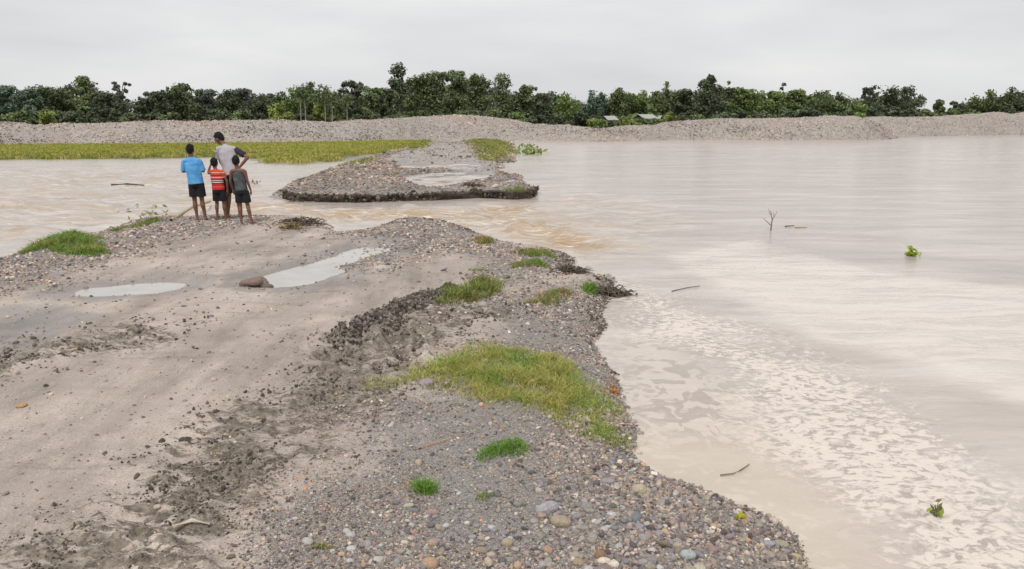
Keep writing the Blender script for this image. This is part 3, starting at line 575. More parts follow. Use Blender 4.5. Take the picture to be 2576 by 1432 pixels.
kp = (s > .2) & (h_ > .0) & (np.abs(xs) < ys*.85+3) & (rng.random(n) < ss(.0, 2.5, s)*.95+.05); xs, ys, h_ = xs[kp], ys[kp], h_[kp]; n = len(xs); print('tufts', n)
MP = np.array([(.42,.41,.08),(.34,.37,.07),(.50,.45,.14),(.27,.31,.06),(.52,.44,.2)]); ci = np.clip((fbm(xs*.12, ys*.5, 4, 320)*.6+.5+.2*rng.standard_normal(n))*4, 0, 4).astype(int)
scatter('meadow_grass', np.c_[xs, ys, h_], np.c_[np.zeros((n, 2)), rng.random(n)*6.28], np.repeat(rng.uniform(.5, 1.15, n)[:, None], 3, 1), MP[ci], tuft_c, 4, None, kind='stuff', label='long yellow green grass strip between the flooded river and the gravel berm', cat='grass')

exec_tail = True
# ---------------------------------------------------------------- trees
bark = simple('bark', (.10, .085, .065), .9, .3, 6, .02); pale_bark = simple('pale_bark', (.30, .27, .22), .9, .2, 6, .02); culm_mat = simple('bamboo_culm', (.16, .17, .08), .7, .2, 5, .01)
def tubes(paths, sides=6):
    V = []; T = []
    for pts, r0, r1 in paths:
        b = len(V); n = len(pts); pts = [Vector(p) for p in pts]
        for i, p in enumerate(pts):
            d = (pts[min(i+1, n-1)]-pts[max(i-1, 0)]).normalized(); a = d.orthogonal().normalized(); c = d.cross(a); r = r0+(r1-r0)*i/(n-1)
            if i and False: pass
            a = Vector((1, 0, 0)) if abs(d.x) < .9 else Vector((0, 1, 0)); a = (a-d*a.dot(d)).normalized(); c = d.cross(a)
            for k in range(sides):
                t = 6.28318*k/sides; V.append(p+(a*math.cos(t)+c*math.sin(t))*r)
        for i in range(n-1):
            for k in range(sides):
                T.append((b+i*sides+k, b+i*sides+(k+1) % sides, b+(i+1)*sides+(k+1) % sides, b+(i+1)*sides+k))
    return np.array([v[:] for v in V]), np.array(T)
def leaves(P, Nn, size, cols, r, elong=1.6):
    n = len(P); a = Nn+.55*r.standard_normal((n, 3)); a /= np.linalg.norm(a, axis=1)[:, None]+1e-9
    t = np.cross(a, r.standard_normal((n, 3))); t /= np.linalg.norm(t, axis=1)[:, None]+1e-9; b = np.cross(a, t)
    s = size[:, None]; V = np.stack([P-t*s*elong*.5, P+b*s*.42-t*s*.05, P+t*s*elong*.5, P-b*s*.42+t*s*.05], 1).reshape(-1, 3)
    i = np.arange(n)*4; return V, np.c_[i, i+1, i+2, i+3], np.repeat(cols, 4, 0)
TP = {'dark': (.105,.130,.074), 'mid': (.150,.190,.085), 'green': (.185,.245,.085), 'blue': (.12,.170,.115), 'yellow': (.24,.28,.08), 'grey': (.15,.16,.13)}
def tree(x, ytop, wpx, kind, tone, label, dist=None, cat='tree', group=None, name=None, ybase=None, seed=0):
    r = np.random.default_rng(seed+int(x*7+ytop)); dist = dist or 138+r.uniform(-6, 8); tx, ty, tz = UZ(x, ytop, dist*math.hypot(1, (x-1288)/F)); Ht = tz-.15; W = wpx*dist/F*(1.22 if kind in ('broad', 'bamboo', 'slender') else 1.08)
    col0 = np.array(TP[tone]); wood = []; Pl = []; Nl = []; Sl = []; Cl = []
    def lobe(c, rad, n, tint=None):
        v = r.standard_normal((n, 3)); v /= np.linalg.norm(v, axis=1)[:, None]; k = r.random(n)**.35
        lump = 1+.28*n3(v, 2.4, int(r.integers(1, 900)))
        p = np.array(c)+v*np.array(rad)*(k*lump)[:, None]; Pl.append(p); Nl.append(v*.8+(0, 0, .5)); Sl.append(r.uniform(.2, .42, n))
        tn = (tint if tint is not None else r.uniform(.62, 1.4)); Cl.append(np.tile(col0*tn, (n, 1))*(1+.16*r.standard_normal((n, 1)))*(1+.04*r.standard_normal((n, 3))))
    if kind in ('broad', 'dome', 'layer', 'open', 'bush'):
        nl = {'broad': 22, 'dome': 22, 'layer': 24, 'open': 30, 'bush': 12}[kind]; hb = {'broad': .12, 'dome': .18, 'layer': .15, 'open': .3, 'bush': .0}[kind]
        for i in range(nl):
            t = (i+.5)/nl; zz = hb+(1-hb)*t
            wz = {'dome': math.sqrt(max(0, 1-((zz-.5)/.52)**2)), 'broad': math.sin(math.pi*min(1, .18+.72*t))**.7, 'layer': (1.15-.85*t), 'open': .9, 'bush': math.cos(t*1.4)**.6}[kind]
            a = r.uniform(0, 6.28); rr = W*.5*wz*r.uniform(.2, .85); lr = W*r.uniform(.13, .25)*(.62 if kind == 'open' else 1)*(.7+.3*(1-t))
            c = (math.cos(a)*rr, math.sin(a)*rr*.8, min(Ht*zz, Ht-lr*.55)); lobe(c, (lr, lr, lr*(.5 if kind == 'layer' else .72)), int(150 if kind != 'open' else 60))
            if kind != 'bush': wood.append(([(0, 0, Ht*max(.1, zz-.3)), (c[0]*.5, c[1]*.5, c[2]-lr*.6), c], .06*W*.3+.02, .02))
        if kind in ('broad', 'dome'):
            for _ in range(9 if kind == 'broad' else 5):
                a = r.uniform(.15, 2.99); e3 = r.uniform(.82, 1.05); lr = W*r.uniform(.035, .075); lobe((math.cos(a)*W*.5*e3, r.uniform(-.4, .4), min(Ht-lr*.3, Ht*.55+math.sin(a)*Ht*.43*e3)), (lr, lr, lr*1.2), 26)
        if kind in ('dome', 'broad'): lobe((0, 0, Ht*.6), (W*.33, W*.3, Ht*.3), 260, .8)
        wood.insert(0, ([(0, 0, -.2), (r.uniform(-.15, .15), 0, Ht*.35), (r.uniform(-.3, .3), 0, Ht*.8)], .022*Ht+.05, .05))
    elif kind == 'lolly':          # tall bare trunk, round head of two stacked balls
        lobe((0, 0, Ht-W*.42), (W*.40, W*.4, W*.42), 420, 1.); lobe((-W*.10, 0, Ht-W*1.05), (W*.42, W*.35, W*.34), 330, .85); lobe((W*.28, 0, Ht-W*1.35), (W*.28, W*.25, W*.24), 130, .9); lobe((-W*.05, 0, Ht-W*1.85), (W*.26, W*.22, W*.3), 130, .8)
        lobe((-W*.38, 0, Ht-W*1.0), (W*.16, W*.16, W*.12), 45, .9)
        wood.append(([(0, 0, -.2), (.1, 0, Ht*.5), (0, 0, Ht-W*.3)], .2, .06)); wood.append(([(.05, 0, Ht-W*1.9), (W*.28, 0, Ht-W*1.3)], .07, .03))
    elif kind == 'double':
        lobe((0, 0, Ht-W*.38), (W*.47, W*.45, W*.38), 480, 1.); lobe((-W*.12, 0, Ht-W*1.0), (W*.40, W*.4, W*.34), 330, .9); lobe((W*.15, 0, Ht-W*1.45), (W*.45, W*.4, W*.45), 380, .9); lobe((0, 0, Ht-W*2.2), (W*.5, W*.4, W*.6), 380, .75)
        wood.append(([(0, 0, -.2), (0, 0, Ht-W*.3)], .2, .08))
    elif kind == 'umbrella':       # arched crown with a window of sky under it
        for t in np.linspace(-.5, .55, 9): lobe((t*W, r.uniform(-.6, .6), Ht-W*.10-.9*abs(t)**1.7*W*.45), (W*.13, W*.16, W*.09), 150, r.uniform(.8, 1.2))
        for t in (-.4, -.3, -.15, .05, .4, .5): lobe((t*W, 0, Ht*.55+r.uniform(-.6, .4)), (W*.17, W*.2, Ht*.13), 190, r.uniform(.7, 1.)); lobe((t*W*1.1, 0, Ht*.28), (W*.2, W*.2, Ht*.16), 170, .7)
        for t in (-.42, -.3, -.18, -.06, .06): lobe((t*W, 0, Ht-W*.24), (W*.11, W*.15, W*.09), 170, r.uniform(.7, 1.1)); lobe((t*W, 0, Ht-W*.38), (W*.12, W*.15, W*.1), 150, r.uniform(.65, 1.))
        for t in (-.4, -.15): wood.append(([(0, 0, 0), (t*W*.4, 0, Ht*.45), (t*W, 0, Ht-W*.2)], .14, .04))
    elif kind in ('bamboo', 'slender'):
        nc = 34 if kind == 'bamboo' else 12; spread = W*.5
        for i in range(nc):
            a = r.uniform(0, 6.28); e = r.random()**.6; bx, by = math.cos(a)*e*spread*.25, math.sin(a)*e*spread*.25; ex, ey = math.cos(a)*e*spread*.85, math.sin(a)*e*spread*.85
            hh = Ht*(1-.35*e*e)*r.uniform(.70, 1.0) if i else Ht; pts = [(bx, by, 0), (bx+(ex-bx)*.15, by+(ey-by)*.15, hh*.5), (bx+(ex-bx)*.5, by+(ey-by)*.5, hh*.86), (ex, ey, hh), (ex*1.18, ey*1.18, hh*.95)]
            wood.append((pts, .055, .012)); m = 95 if kind == 'bamboo' else 80; t = .28+.72*r.random(m)**.8; arr = np.array(pts); seg = t*4; si_ = np.minimum(seg.astype(int), 3); f = (seg-si_)[:, None]
            p = arr[si_]*(1-f)+arr[si_+1]*f; w_ = (.16+.55*(1-t)*1.0)*min(1, W/4); p = p+r.standard_normal((m, 3))*w_[:, None]; p[:, 2] -= np.abs(r.standard_normal(m))*.25
            p[:, 2] = np.minimum(p[:, 2], Ht); Pl.append(p); Nl.append(r.standard_normal((m, 3))*.6+(0, 0, .5)); Sl.append(r.uniform(.2, .38, m)); tn = r.uniform(.7, 1.4); Cl.append(np.tile(col0*tn, (m, 1))*(1+.15*r.standard_normal((m, 1))))
    elif kind == 'bare':
        wood.append(([(0, 0, 0), (.1, 0, Ht*.5), (0, 0, Ht)], .09, .025)); lobe((W*.1, 0, Ht-.2), (W*.4, W*.4, .3), 40); lobe((-W*.2, 0, Ht-.9), (W*.3, W*.3, .25), 22)
    P = np.concatenate(Pl); P[:, 2] = np.maximum(P[:, 2], .1); V, Fx, cc = leaves(P, np.concatenate(Nl), np.concatenate(Sl), np.abs(np.concatenate(Cl)), r)
    nm = name or {'bamboo': 'bamboo_clump', 'slender': 'bamboo_clump', 'bush': 'shrub', 'bare': 'bare_tree'}.get(kind, 'broadleaf_tree')
    root = bpy.data.objects.new(nm, None); C.objects.link(root); root.location = (tx, ty, .15); root.empty_display_size = .5; tag(root, label, cat, group)
    Vt, Ft = tubes(wood); link('culms' if 'amboo' in nm else ('stem' if kind == 'bush' else 'trunk'), mesh_np('trunk', Vt, Ft, culm_mat if 'amboo' in nm else bark), root)
    link('crown', mesh_np('crown', V, Fx, foliage_mat, False, {'col': cc}), root); return root
TREES = [
 (10,216,85,'broad','blue','bushy blue green tree cut by the left edge of the picture'),(62,228,70,'broad','blue','low blue green tree second from the left edge of the tree line'),
 (105,222,80,'broad','mid','rounded mid green tree left of the tall layered tree'),(155,220,70,'bamboo','mid','feathery tree tucked against the tall layered tree at left'),
 (212,190,98,'layer','mid','tall tree with layered branches, highest in the left third'),(302,206,58,'open','grey','thin see-through crown poking up right of the tall layered tree'),
 (268,236,70,'broad','dark','dark low tree between the layered tree and the thin crown'),(378,232,70,'broad','dark','dark round tree right of the gap of sky at left'),
 (455,212,92,'broad','mid','large rounded tree rising highest between sky gap and bamboo stands'),(415,228,60,'bamboo','dark','feathery clump with a thin tip left of the large rounded tree'),
 (520,226,72,'broad','grey','greyish spreading tree right of the large rounded tree'),(572,226,60,'bamboo','dark','dark feathery clump above the berm left of the boys'),
 (612,224,60,'broad','grey','pale headed grey tree behind the tall man'),(655,236,66,'bamboo','dark','lower dark bamboo clump behind the yellow green shrub'),
 (700,232,60,'bamboo','mid','mid green bamboo clump above the yellow green shrub'),(738,222,56,'slender','green','slender stemmed clump first of the tall spiky stand'),
 (775,206,64,'bamboo','mid','tallest spiky bamboo of the stand left of centre'),(826,212,60,'slender','mid','slender bamboo with bare pale stems showing beneath'),
 (884,204,72,'broad','dark','dark broad headed tree right of the spiky bamboo stand'),(936,222,62,'broad','mid','rounded lower tree left of the tall round-headed tree'),
 (968,224,50,'broad','dark','small dark tree under the left side of the tall round-headed tree'),(1001,154,46,'lolly','dark','tall round-headed tree standing clear above all others'),
 (1040,204,72,'broad','mid','bushy tree directly right of the tall round-headed tree'),(1098,177,110,'umbrella','mid','wide arched crown with a hole of sky under its right side'),
 (1150,178,62,'broad','mid','tall full tree right of the hole of sky'),(1200,188,72,'broad','mid','tall full tree with drooping right shoulder'),
 (1263,182,50,'double','mid','narrow tree of stacked round heads standing right of a gap'),(1325,216,72,'broad','mid','rounded tree just right of the stacked round-headed tree'),
 (1368,236,56,'broad','dark','low dark tree beside the large bright bamboo clump'),(1426,230,100,'bamboo','green','large isolated drooping bamboo clump at the dip of the berm'),
 (1510,228,74,'bamboo','blue','bluish bamboo clump right of the low gap in the skyline'),(1562,222,70,'bamboo','mid','feathery bamboo clump behind the little tin roofed hut'),
 (1615,228,70,'bamboo','green','green feathery bamboo clump above the bright shrubs'),(1671,206,34,'slender','mid','single thin bamboo spire sticking above its neighbours'),
 (1655,230,54,'bamboo','mid','low bamboo clump under the thin spire'),(1725,226,60,'broad','dark','dark open tree left of the large dome crown'),
 (1797,190,90,'dome','dark','large dark dome shaped crown in the right half'),(1860,222,62,'broad','green','green tree leaning on the right side of the dome crown'),
 (1908,226,60,'bamboo','green','light green bamboo clump second right of the dome crown'),(1952,230,64,'broad','green','light green bushy tree under the tiny bare spindly tree'),
 (1971,210,14,'bare','grey','spindly bare stem with a tiny leaf tuft against the sky'),(2010,228,72,'broad','green','yellowish green rounded tree in the bright stretch at right'),
 (2062,228,64,'bamboo','mid','feathery bamboo right of the yellowish rounded tree'),(2108,232,76,'bamboo','mid','bamboo clump with a branch drooping right into the sky gap'),
 (2190,221,62,'open','dark','dark open crowned tree left of the broad fan shaped bamboo'),(2266,215,118,'bamboo','dark','broad fan shaped bamboo clump standing alone at right'),
 (2230,240,60,'broad','dark','low dark tree at the foot of the fan shaped bamboo'),(2365,252,32,'dome','mid','small pointed dome tree in the far gap at right'),
 (2418,256,50,'open','grey','small grey tree right of the pointed dome tree'),(2490,228,92,'bamboo','mid','large bamboo clump left of the right edge of the picture'),
 (2555,221,90,'bamboo','dark','dark bamboo clump cut by the right edge of the picture'),(2450,262,60,'broad','dark','low dark tree before the large bamboo near the right edge')]
for i, t in enumerate(TREES): tree(*t, seed=i)
SHR = [(110,276,70,'yellow','yellowish shrub at the foot of trees far left'),(330,285,60,'dark','dark shrub below the sky gap at far left'),(430,284,60,'mid','shrub behind the berm left of the blue shirt boy'),
 (692,262,90,'yellow','big yellow green shrub below the bamboo stand'),(728,284,42,'yellow','small lime shrub sitting on the berm line'),(800,258,50,'yellow','narrow yellow green shrub in front of pale stems'),
 (1300,284,90,'green','green shrub on the right shoulder of the berm hump'),(1240,270,70,'mid','shrub filling the gap before the stacked round-headed tree'),(1500,300,66,'yellow','low yellow green shrub right of the isolated bamboo'),
 (1550,292,66,'green','low green shrub before the curved pale roof'),(1598,290,60,'green','bright green shrub between the two huts'),(1690,282,48,'yellow','round lime shrub right of the tin roofs'),
 (1640,262,44,'green','lime shrub above the tin roofs'),(2160,262,60,'green','small shrub in the sky gap beside the open crowned tree'),(2330,276,50,'mid','low shrub in the far sky gap'),(2395,274,50,'green','low green shrub under the pointed dome tree'),(590,288,50,'mid','shrub behind the tall man along the berm')]
SHR += [(1512,303,40,'green','low green shrub hiding the left wall of the rounded roof hut'),(1545,305,44,'mid','low shrub hiding the door of the rounded roof hut'),(1575,300,40,'yellow','yellowish shrub between rounded roof hut and long roofed hut'),(1612,298,46,'green','green shrub hiding the wall of the long roofed hut'),(1640,300,44,'mid','mid green shrub below the long tin roof'),(1668,300,40,'yellow','lime shrub below the smaller tin roof')]
for i, (x, y, wd, tn, lab) in enumerate(SHR): tree(x, y, wd, 'bush', tn, lab, dist=(118+3*(i % 3)) if i < 17 else 107, cat='shrub', seed=90+i)
# rows of trees mostly hidden behind the front row, and dark undergrowth between
LM = [(-200,'left picture edge'),(212,'tall layered tree'),(340,'sky gap at left'),(455,'large rounded left tree'),(590,'tall man'),(775,'tallest spiky bamboo'),(1001,'tall round-headed tree'),(1263,'narrow stacked-head tree'),(1426,'isolated drooping bamboo clump'),(1624,'long tin roof'),(1797,'large dark dome crown'),(1971,'spindly bare stem'),(2266,'fan shaped bamboo clump')]
ORD = 'first second third fourth fifth sixth seventh eighth ninth tenth eleventh twelfth'.split(); seen_ = {}
def ordlab(x, what):
    nm = [n for lx, n in LM if lx <= x][-1]; k_ = seen_.get((what, nm), 0); seen_[(what, nm)] = k_+1; return '%s %s right of the %s' % (ORD[k_], what, nm)
x = -60; k = 0
while x < 2640:
    if not (325 < x < 350 or 1455 < x < 1480 or 2125 < x < 2165 or 2305 < x < 2440):
        top = float(interp([(0,228),(200,220),(330,246),(400,238),(700,238),(960,232),(1060,208),(1200,206),(1340,238),(1480,250),(1700,238),(1800,226),(1950,238),(2100,246),(2300,258),(2576,240)], x))+random.uniform(-9, 12)
        tree(x, top, random.uniform(80, 105), 'broad', random.choice(['dark', 'dark', 'mid', 'grey']), ordlab(x, 'half hidden background tree'), dist=random.uniform(158, 172), group='background trees of the tree line', seed=200+k)
    x += random.uniform(34, 46); k += 1
x = -60
while x < 2640:
    tree(x, (286 if x < 1250 or x > 1800 else 292)+random.uniform(-12, 4)+(-6 if 2300 > x > 1850 else 0), random.uniform(70, 95), 'bush', random.choice(['dark', 'dark', 'mid']), ordlab(x, 'dark undergrowth bush behind the berm,'), dist=random.uniform(126, 132), cat='bush', name='bush', group='undergrowth bushes behind the berm', seed=400+k)
    x += random.uniform(42, 60); k += 1
# pale bare trunks standing in front of the bamboo stand
for i, (x, yt, lab) in enumerate([(752,225,'leftmost pale straight trunk in the bamboo stand'),(764,232,'second pale straight trunk in the bamboo stand'),(832,236,'pale straight trunk under the slender bamboo'),(815,244,'short pale trunk left of the slender bamboo trunk'),(870,246,'leaning pale trunk under the dark broad headed tree')]):
    tx, ty, tz = UZ(x, yt, 126); root = bpy.data.objects.new('pale_tree', None); C.objects.link(root); root.location = (tx, ty, .1); tag(root, lab, 'tree')
    Vt, Ft = tubes([([(0, 0, 0), (.1, 0, tz*.5), (.05, 0, tz)], .10, .05)]); link('trunk', mesh_np('trunk', Vt, Ft, pale_bark), root)
    r = np.random.default_rng(i); m = 160; P = np.c_[r.normal(0, .5, m), r.normal(0, .4, m), tz+r.normal(0, .5, m)-.5]; V, Fx, cc = leaves(P, r.standard_normal((m, 3)), r.uniform(.2, .35, m), np.tile(np.array(TP['mid']), (m, 1)), r)
    link('crown', mesh_np('crown', V, Fx, foliage_mat, False, {'col': cc}), root)

# ---------------------------------------------------------------- huts behind the berm
def box(V, T, c, s, rz=0):
    b = len(V); cz, sz = math.cos(rz), math.sin(rz)
    for dx in (-.5, .5):
        for dy in (-.5, .5):
            for dz in (-.5, .5):
                x_, y_ = dx*s[0], dy*s[1]; V.append((c[0]+x_*cz-y_*sz, c[1]+x_*sz+y_*cz, c[2]+dz*s[2]))
    T += [(b, b+1, b+3, b+2), (b+4, b+6, b+7, b+5), (b, b+4, b+5, b+1), (b+2, b+3, b+7, b+6), (b, b+2, b+6, b+4), (b+1, b+5, b+7, b+3)]
tin = simple('tin_roof', (.36, .355, .35), .45, .12, 3, .01); wallm = simple('mud_wall', (.28, .22, .17), .9, .2, 4, .01); darkm = simple('dark_opening', (.03, .03, .03), .9)
def hut(x, yr, wpx, label, dist=112, tilt=0.):
    tx, ty, tz = UZ(x, yr, dist*math.hypot(1, (x-1288)/F)); W = wpx*dist/F; root = bpy.data.objects.new('hut', None); C.objects.link(root); root.location = (tx, ty, .15); root.rotation_euler = (0, 0, tilt); tag(root, label, 'hut')
    hw = tz-.15-.55; V, T = [], []; box(V, T, (0, 0, hw/2), (W*.86, 2.2, hw)); link('wall', mesh_np('wall', V, T, wallm, False), root)
    V = []; nseg = 24
    for i in range(nseg+1):
        xx = -W/2+W*i/nseg; rip = .02*(i % 2)
        for yy, zz in ((-1.5, hw-.05), (0, hw+.55), (1.5, hw-.05)): V.append((xx, yy, zz+rip))
    T = [(i*3+j, (i+1)*3+j, (i+1)*3+j+1, i*3+j+1) for i in range(nseg) for j in range(2)]
    ro = link('roof', mesh_np('roof', V, T, tin, False), root); md = ro.modifiers.new('t', 'SOLIDIFY'); md.thickness = .03
    V, T = [], []; box(V, T, (W*.15, -1.12, hw*.4), (.7, .06, hw*.8)); link('door', mesh_np('door', V, T, darkm, False), root)
    V, T = [], []; box(V, T, (-W*.22, -1.12, hw*.6), (.5, .06, .5)); link('window', mesh_np('window', V, T, darkm, False), root)
hut(1533, 292, 30, 'small hut with a pale rounded tin roof among shrubs', 116, .3)
hut(1924, 1, 1, 'x') if False else None
hut(1624, 288, 46, 'hut with a long pale tin roof left of the lime shrub', 114, .5)
hut(1652, 291, 26, 'smaller tin roofed hut right behind the long roofed hut', 119, -.4)

# ---------------------------------------------------------------- people
SK = simple('brown_skin', (.17, .078, .048), .55, .1, 15, .001); HAIR = simple('black_hair', (.006, .005, .005), .95, .3, 60, .006)
BLK = simple('black_cloth', (.008, .008, .010), .9, .3, 12, .006); BLUE = NT('blue_cloth')
n_ = BLUE.noise(9, 4); BLUE.P('Base Color', BLUE.ramp(n_, [(.35, (.06, .26, .62)), (.62, (.13, .42, .72)), (.8, (.24, .56, .70))])); BLUE.P('Roughness', .85); BLUE.P('Normal', BLUE.bump(BLUE.noise(14, 3), .02, .7)); BLUE = BLUE.m
GREYC = simple('grey_cloth', (.42, .39, .42), .9, .12, 10, .015); DKG = simple('charcoal_cloth', (.03, .026, .036), .9, .2, 10, .01)
q = NT('striped_cloth'); s_ = q.n('ShaderNodeSeparateXYZ'); q.l(q.co(), s_.inputs[0])
f = q.mr(s_.outputs['Z'], .60, 1.02); f2 = q.n('ShaderNodeMapRange'); q.l(s_.outputs['Z'], f2.inputs[0]); f2.inputs[1].default_value = .55; f2.inputs[2].default_value = .95
cr = q.n('ShaderNodeValToRGB'); cr.color_ramp.interpolation = 'CONSTANT'; e = cr.color_ramp.elements; RED = (.58, .018, .022); WH = (.75, .66, .60); BK = (.03, .02, .03); OR = (.60, .06, .035)
stops = [(0, RED), (.10, (.68, .12, .10)), (.14, RED), (.24, (.66, .14, .12)), (.28, RED), (.40, BK), (.45, WH), (.50, BK), (.54, WH), (.58, BK), (.62, OR), (.70, WH), (.73, OR), (.80, BK), (.84, OR), (.93, (.7, .45, .35)), (.96, OR)]
while len(e) < len(stops): e.new(.5)
for i, (p_, c_) in enumerate(stops): e[i].position = p_; e[i].color = (*c_, 1)
q.l(f2.outputs[0], cr.inputs[0]); q.P('Base Color', cr.outputs[0]); q.P('Roughness', .85); q.P('Normal', q.bump(q.noise(12, 3), .02, .6)); STRIPE = q.m
q = NT('dark_vest'); z_ = q.n('ShaderNodeSeparateXYZ'); q.l(q.co(), z_.inputs[0])
q.P('Base Color', q.ramp(q.noise(7, 4), [(.35, (.035, .03, .03)), (.6, (.07, .08, .09)), (.75, (.14, .17, .17))])); q.P('Roughness', .85); q.P('Normal', q.bump(q.noise(12, 3), .02, .6)); VEST = q.m
class Blob:
    def __init__(s): s.V = []; s.T = []
    def add(s, V, T): b = len(s.V); s.V += [tuple(v) for v in V]; s.T += [tuple(i+b for i in t) for t in T]
    def ell(s, c, r, rot=None):
        V, Fx = ICO2; M = Euler(rot).to_matrix() if rot else Matrix.Identity(3); s.add([M @ Vector(v*np.array(r))+Vector(c) for v in V], Fx.tolist())
    def cap(s, pts, rad, flat=False, sy=1.):      # tapered limb, rings perpendicular to its run
        pts = [Vector(p) for p in pts]; n = len(pts); k = 14; rings = []
        for i, p in enumerate(pts):
            d = (pts[min(i+1, n-1)]-pts[max(i-1, 0)]).normalized(); a = Vector((1, 0, 0)) if abs(d.x) < .85 else Vector((0, 1, 0)); a = (a-d*a.dot(d)).normalized(); c = d.cross(a)
            r = rad[i]; ra, rc = (r if isinstance(r, tuple) else (r, r)); rings.append((p, a, c, ra, rc, d))
        L_ = []
        if not flat:
            p, a, c, ra, rc, d = rings[0]; L_ += [(p-d*min(ra, rc)*.8, a, c, ra*.35, rc*.35), (p-d*min(ra, rc)*.45, a, c, ra*.8, rc*.8)]
        L_ += [x_[:5] for x_ in rings]
        if not flat:
            p, a, c, ra, rc, d = rings[-1]; L_ += [(p+d*min(ra, rc)*.45, a, c, ra*.8, rc*.8), (p+d*min(ra, rc)*.8, a, c, ra*.35, rc*.35)]
        V = []; 
        for p, a, c, ra, rc in L_:
            for j in range(k): t = 6.28318*j/k; V.append(p+a*math.cos(t)*ra+c*math.sin(t)*rc)
        T = [(i*k+j, i*k+(j+1) % k, (i+1)*k+(j+1) % k, (i+1)*k+j) for i in range(len(L_)-1) for j in range(k)]
        m = len(V); V += [L_[0][0], L_[-1][0]]; T2 = [(m, (j+1) % k, j) for j in range(k)]+[(m+1, (len(L_)-1)*k+j, (len(L_)-1)*k+(j+1) % k) for j in range(k)]
        s.add(V, T+T2)
    def bake(s, name, mat, vox, smooth=4):
        me = bpy.data.meshes.new(name); me.from_pydata([tuple(v) for v in s.V], [], s.T); me.update(); import bmesh
        bm = bmesh.new(); bm.from_mesh(me); bmesh.ops.recalc_face_normals(bm, faces=bm.faces); bm.to_mesh(me); bm.free()
        o = bpy.data.objects.new(name, me); C.objects.link(o); m = o.modifiers.new('r', 'REMESH'); m.mode = 'VOXEL'; m.voxel_size = vox; m.use_smooth_shade = True
        m2 = o.modifiers.new('s', 'SMOOTH'); m2.factor = .5; m2.iterations = smooth
        dg = bpy.context.evaluated_depsgraph_get(); res = bpy.data.meshes.new_from_object(o.evaluated_get(dg)); bpy.data.objects.remove(o); bpy.data.meshes.remove(me)
        res.materials.clear(); res.materials.append(mat); res.name = name
        for p in res.polygons: p.use_smooth = True
        return res
def hand(b, w, d, up, s, curl=.5, side=1):
    w = Vector(w); d = Vector(d).normalized(); up = Vector(up); up = (up-d*up.dot(d)).normalized(); sd = d.cross(up)*side      # up: back of the hand
    b.cap([w-d*.01*s, w+d*.045*s, w+d*.085*s], [(.020*s, .020*s), (.032*s, .016*s), (.034*s, .014*s)] if abs(sd.x) > .5 else [(.020*s,)*2, (.024*s,)*2, (.024*s,)*2])
    for k, ln_ in enumerate((.066, .075, .070, .055)):
        o = w+d*.085*s+sd*(.030-.020*k)*s; p1 = o+d*ln_*.45*s; p2 = p1+(d*(1-curl)-up*curl).normalized()*ln_*.32*s; p3 = p2+(d*(1-curl*1.6)-up*curl*1.6).normalized()*ln_*.26*s
        b.cap([o-d*.02*s, p1, p2, p3], [.0092*s, .0088*s, .0082*s, .007*s])
    o = w+d*.025*s+sd*.026*s; b.cap([o, o+(d*.6+sd*.8-up*.2).normalized()*.035*s, o+(d*.8+sd*.5-up*.4).normalized()*.066*s], [.012*s, .0105*s, .0085*s])
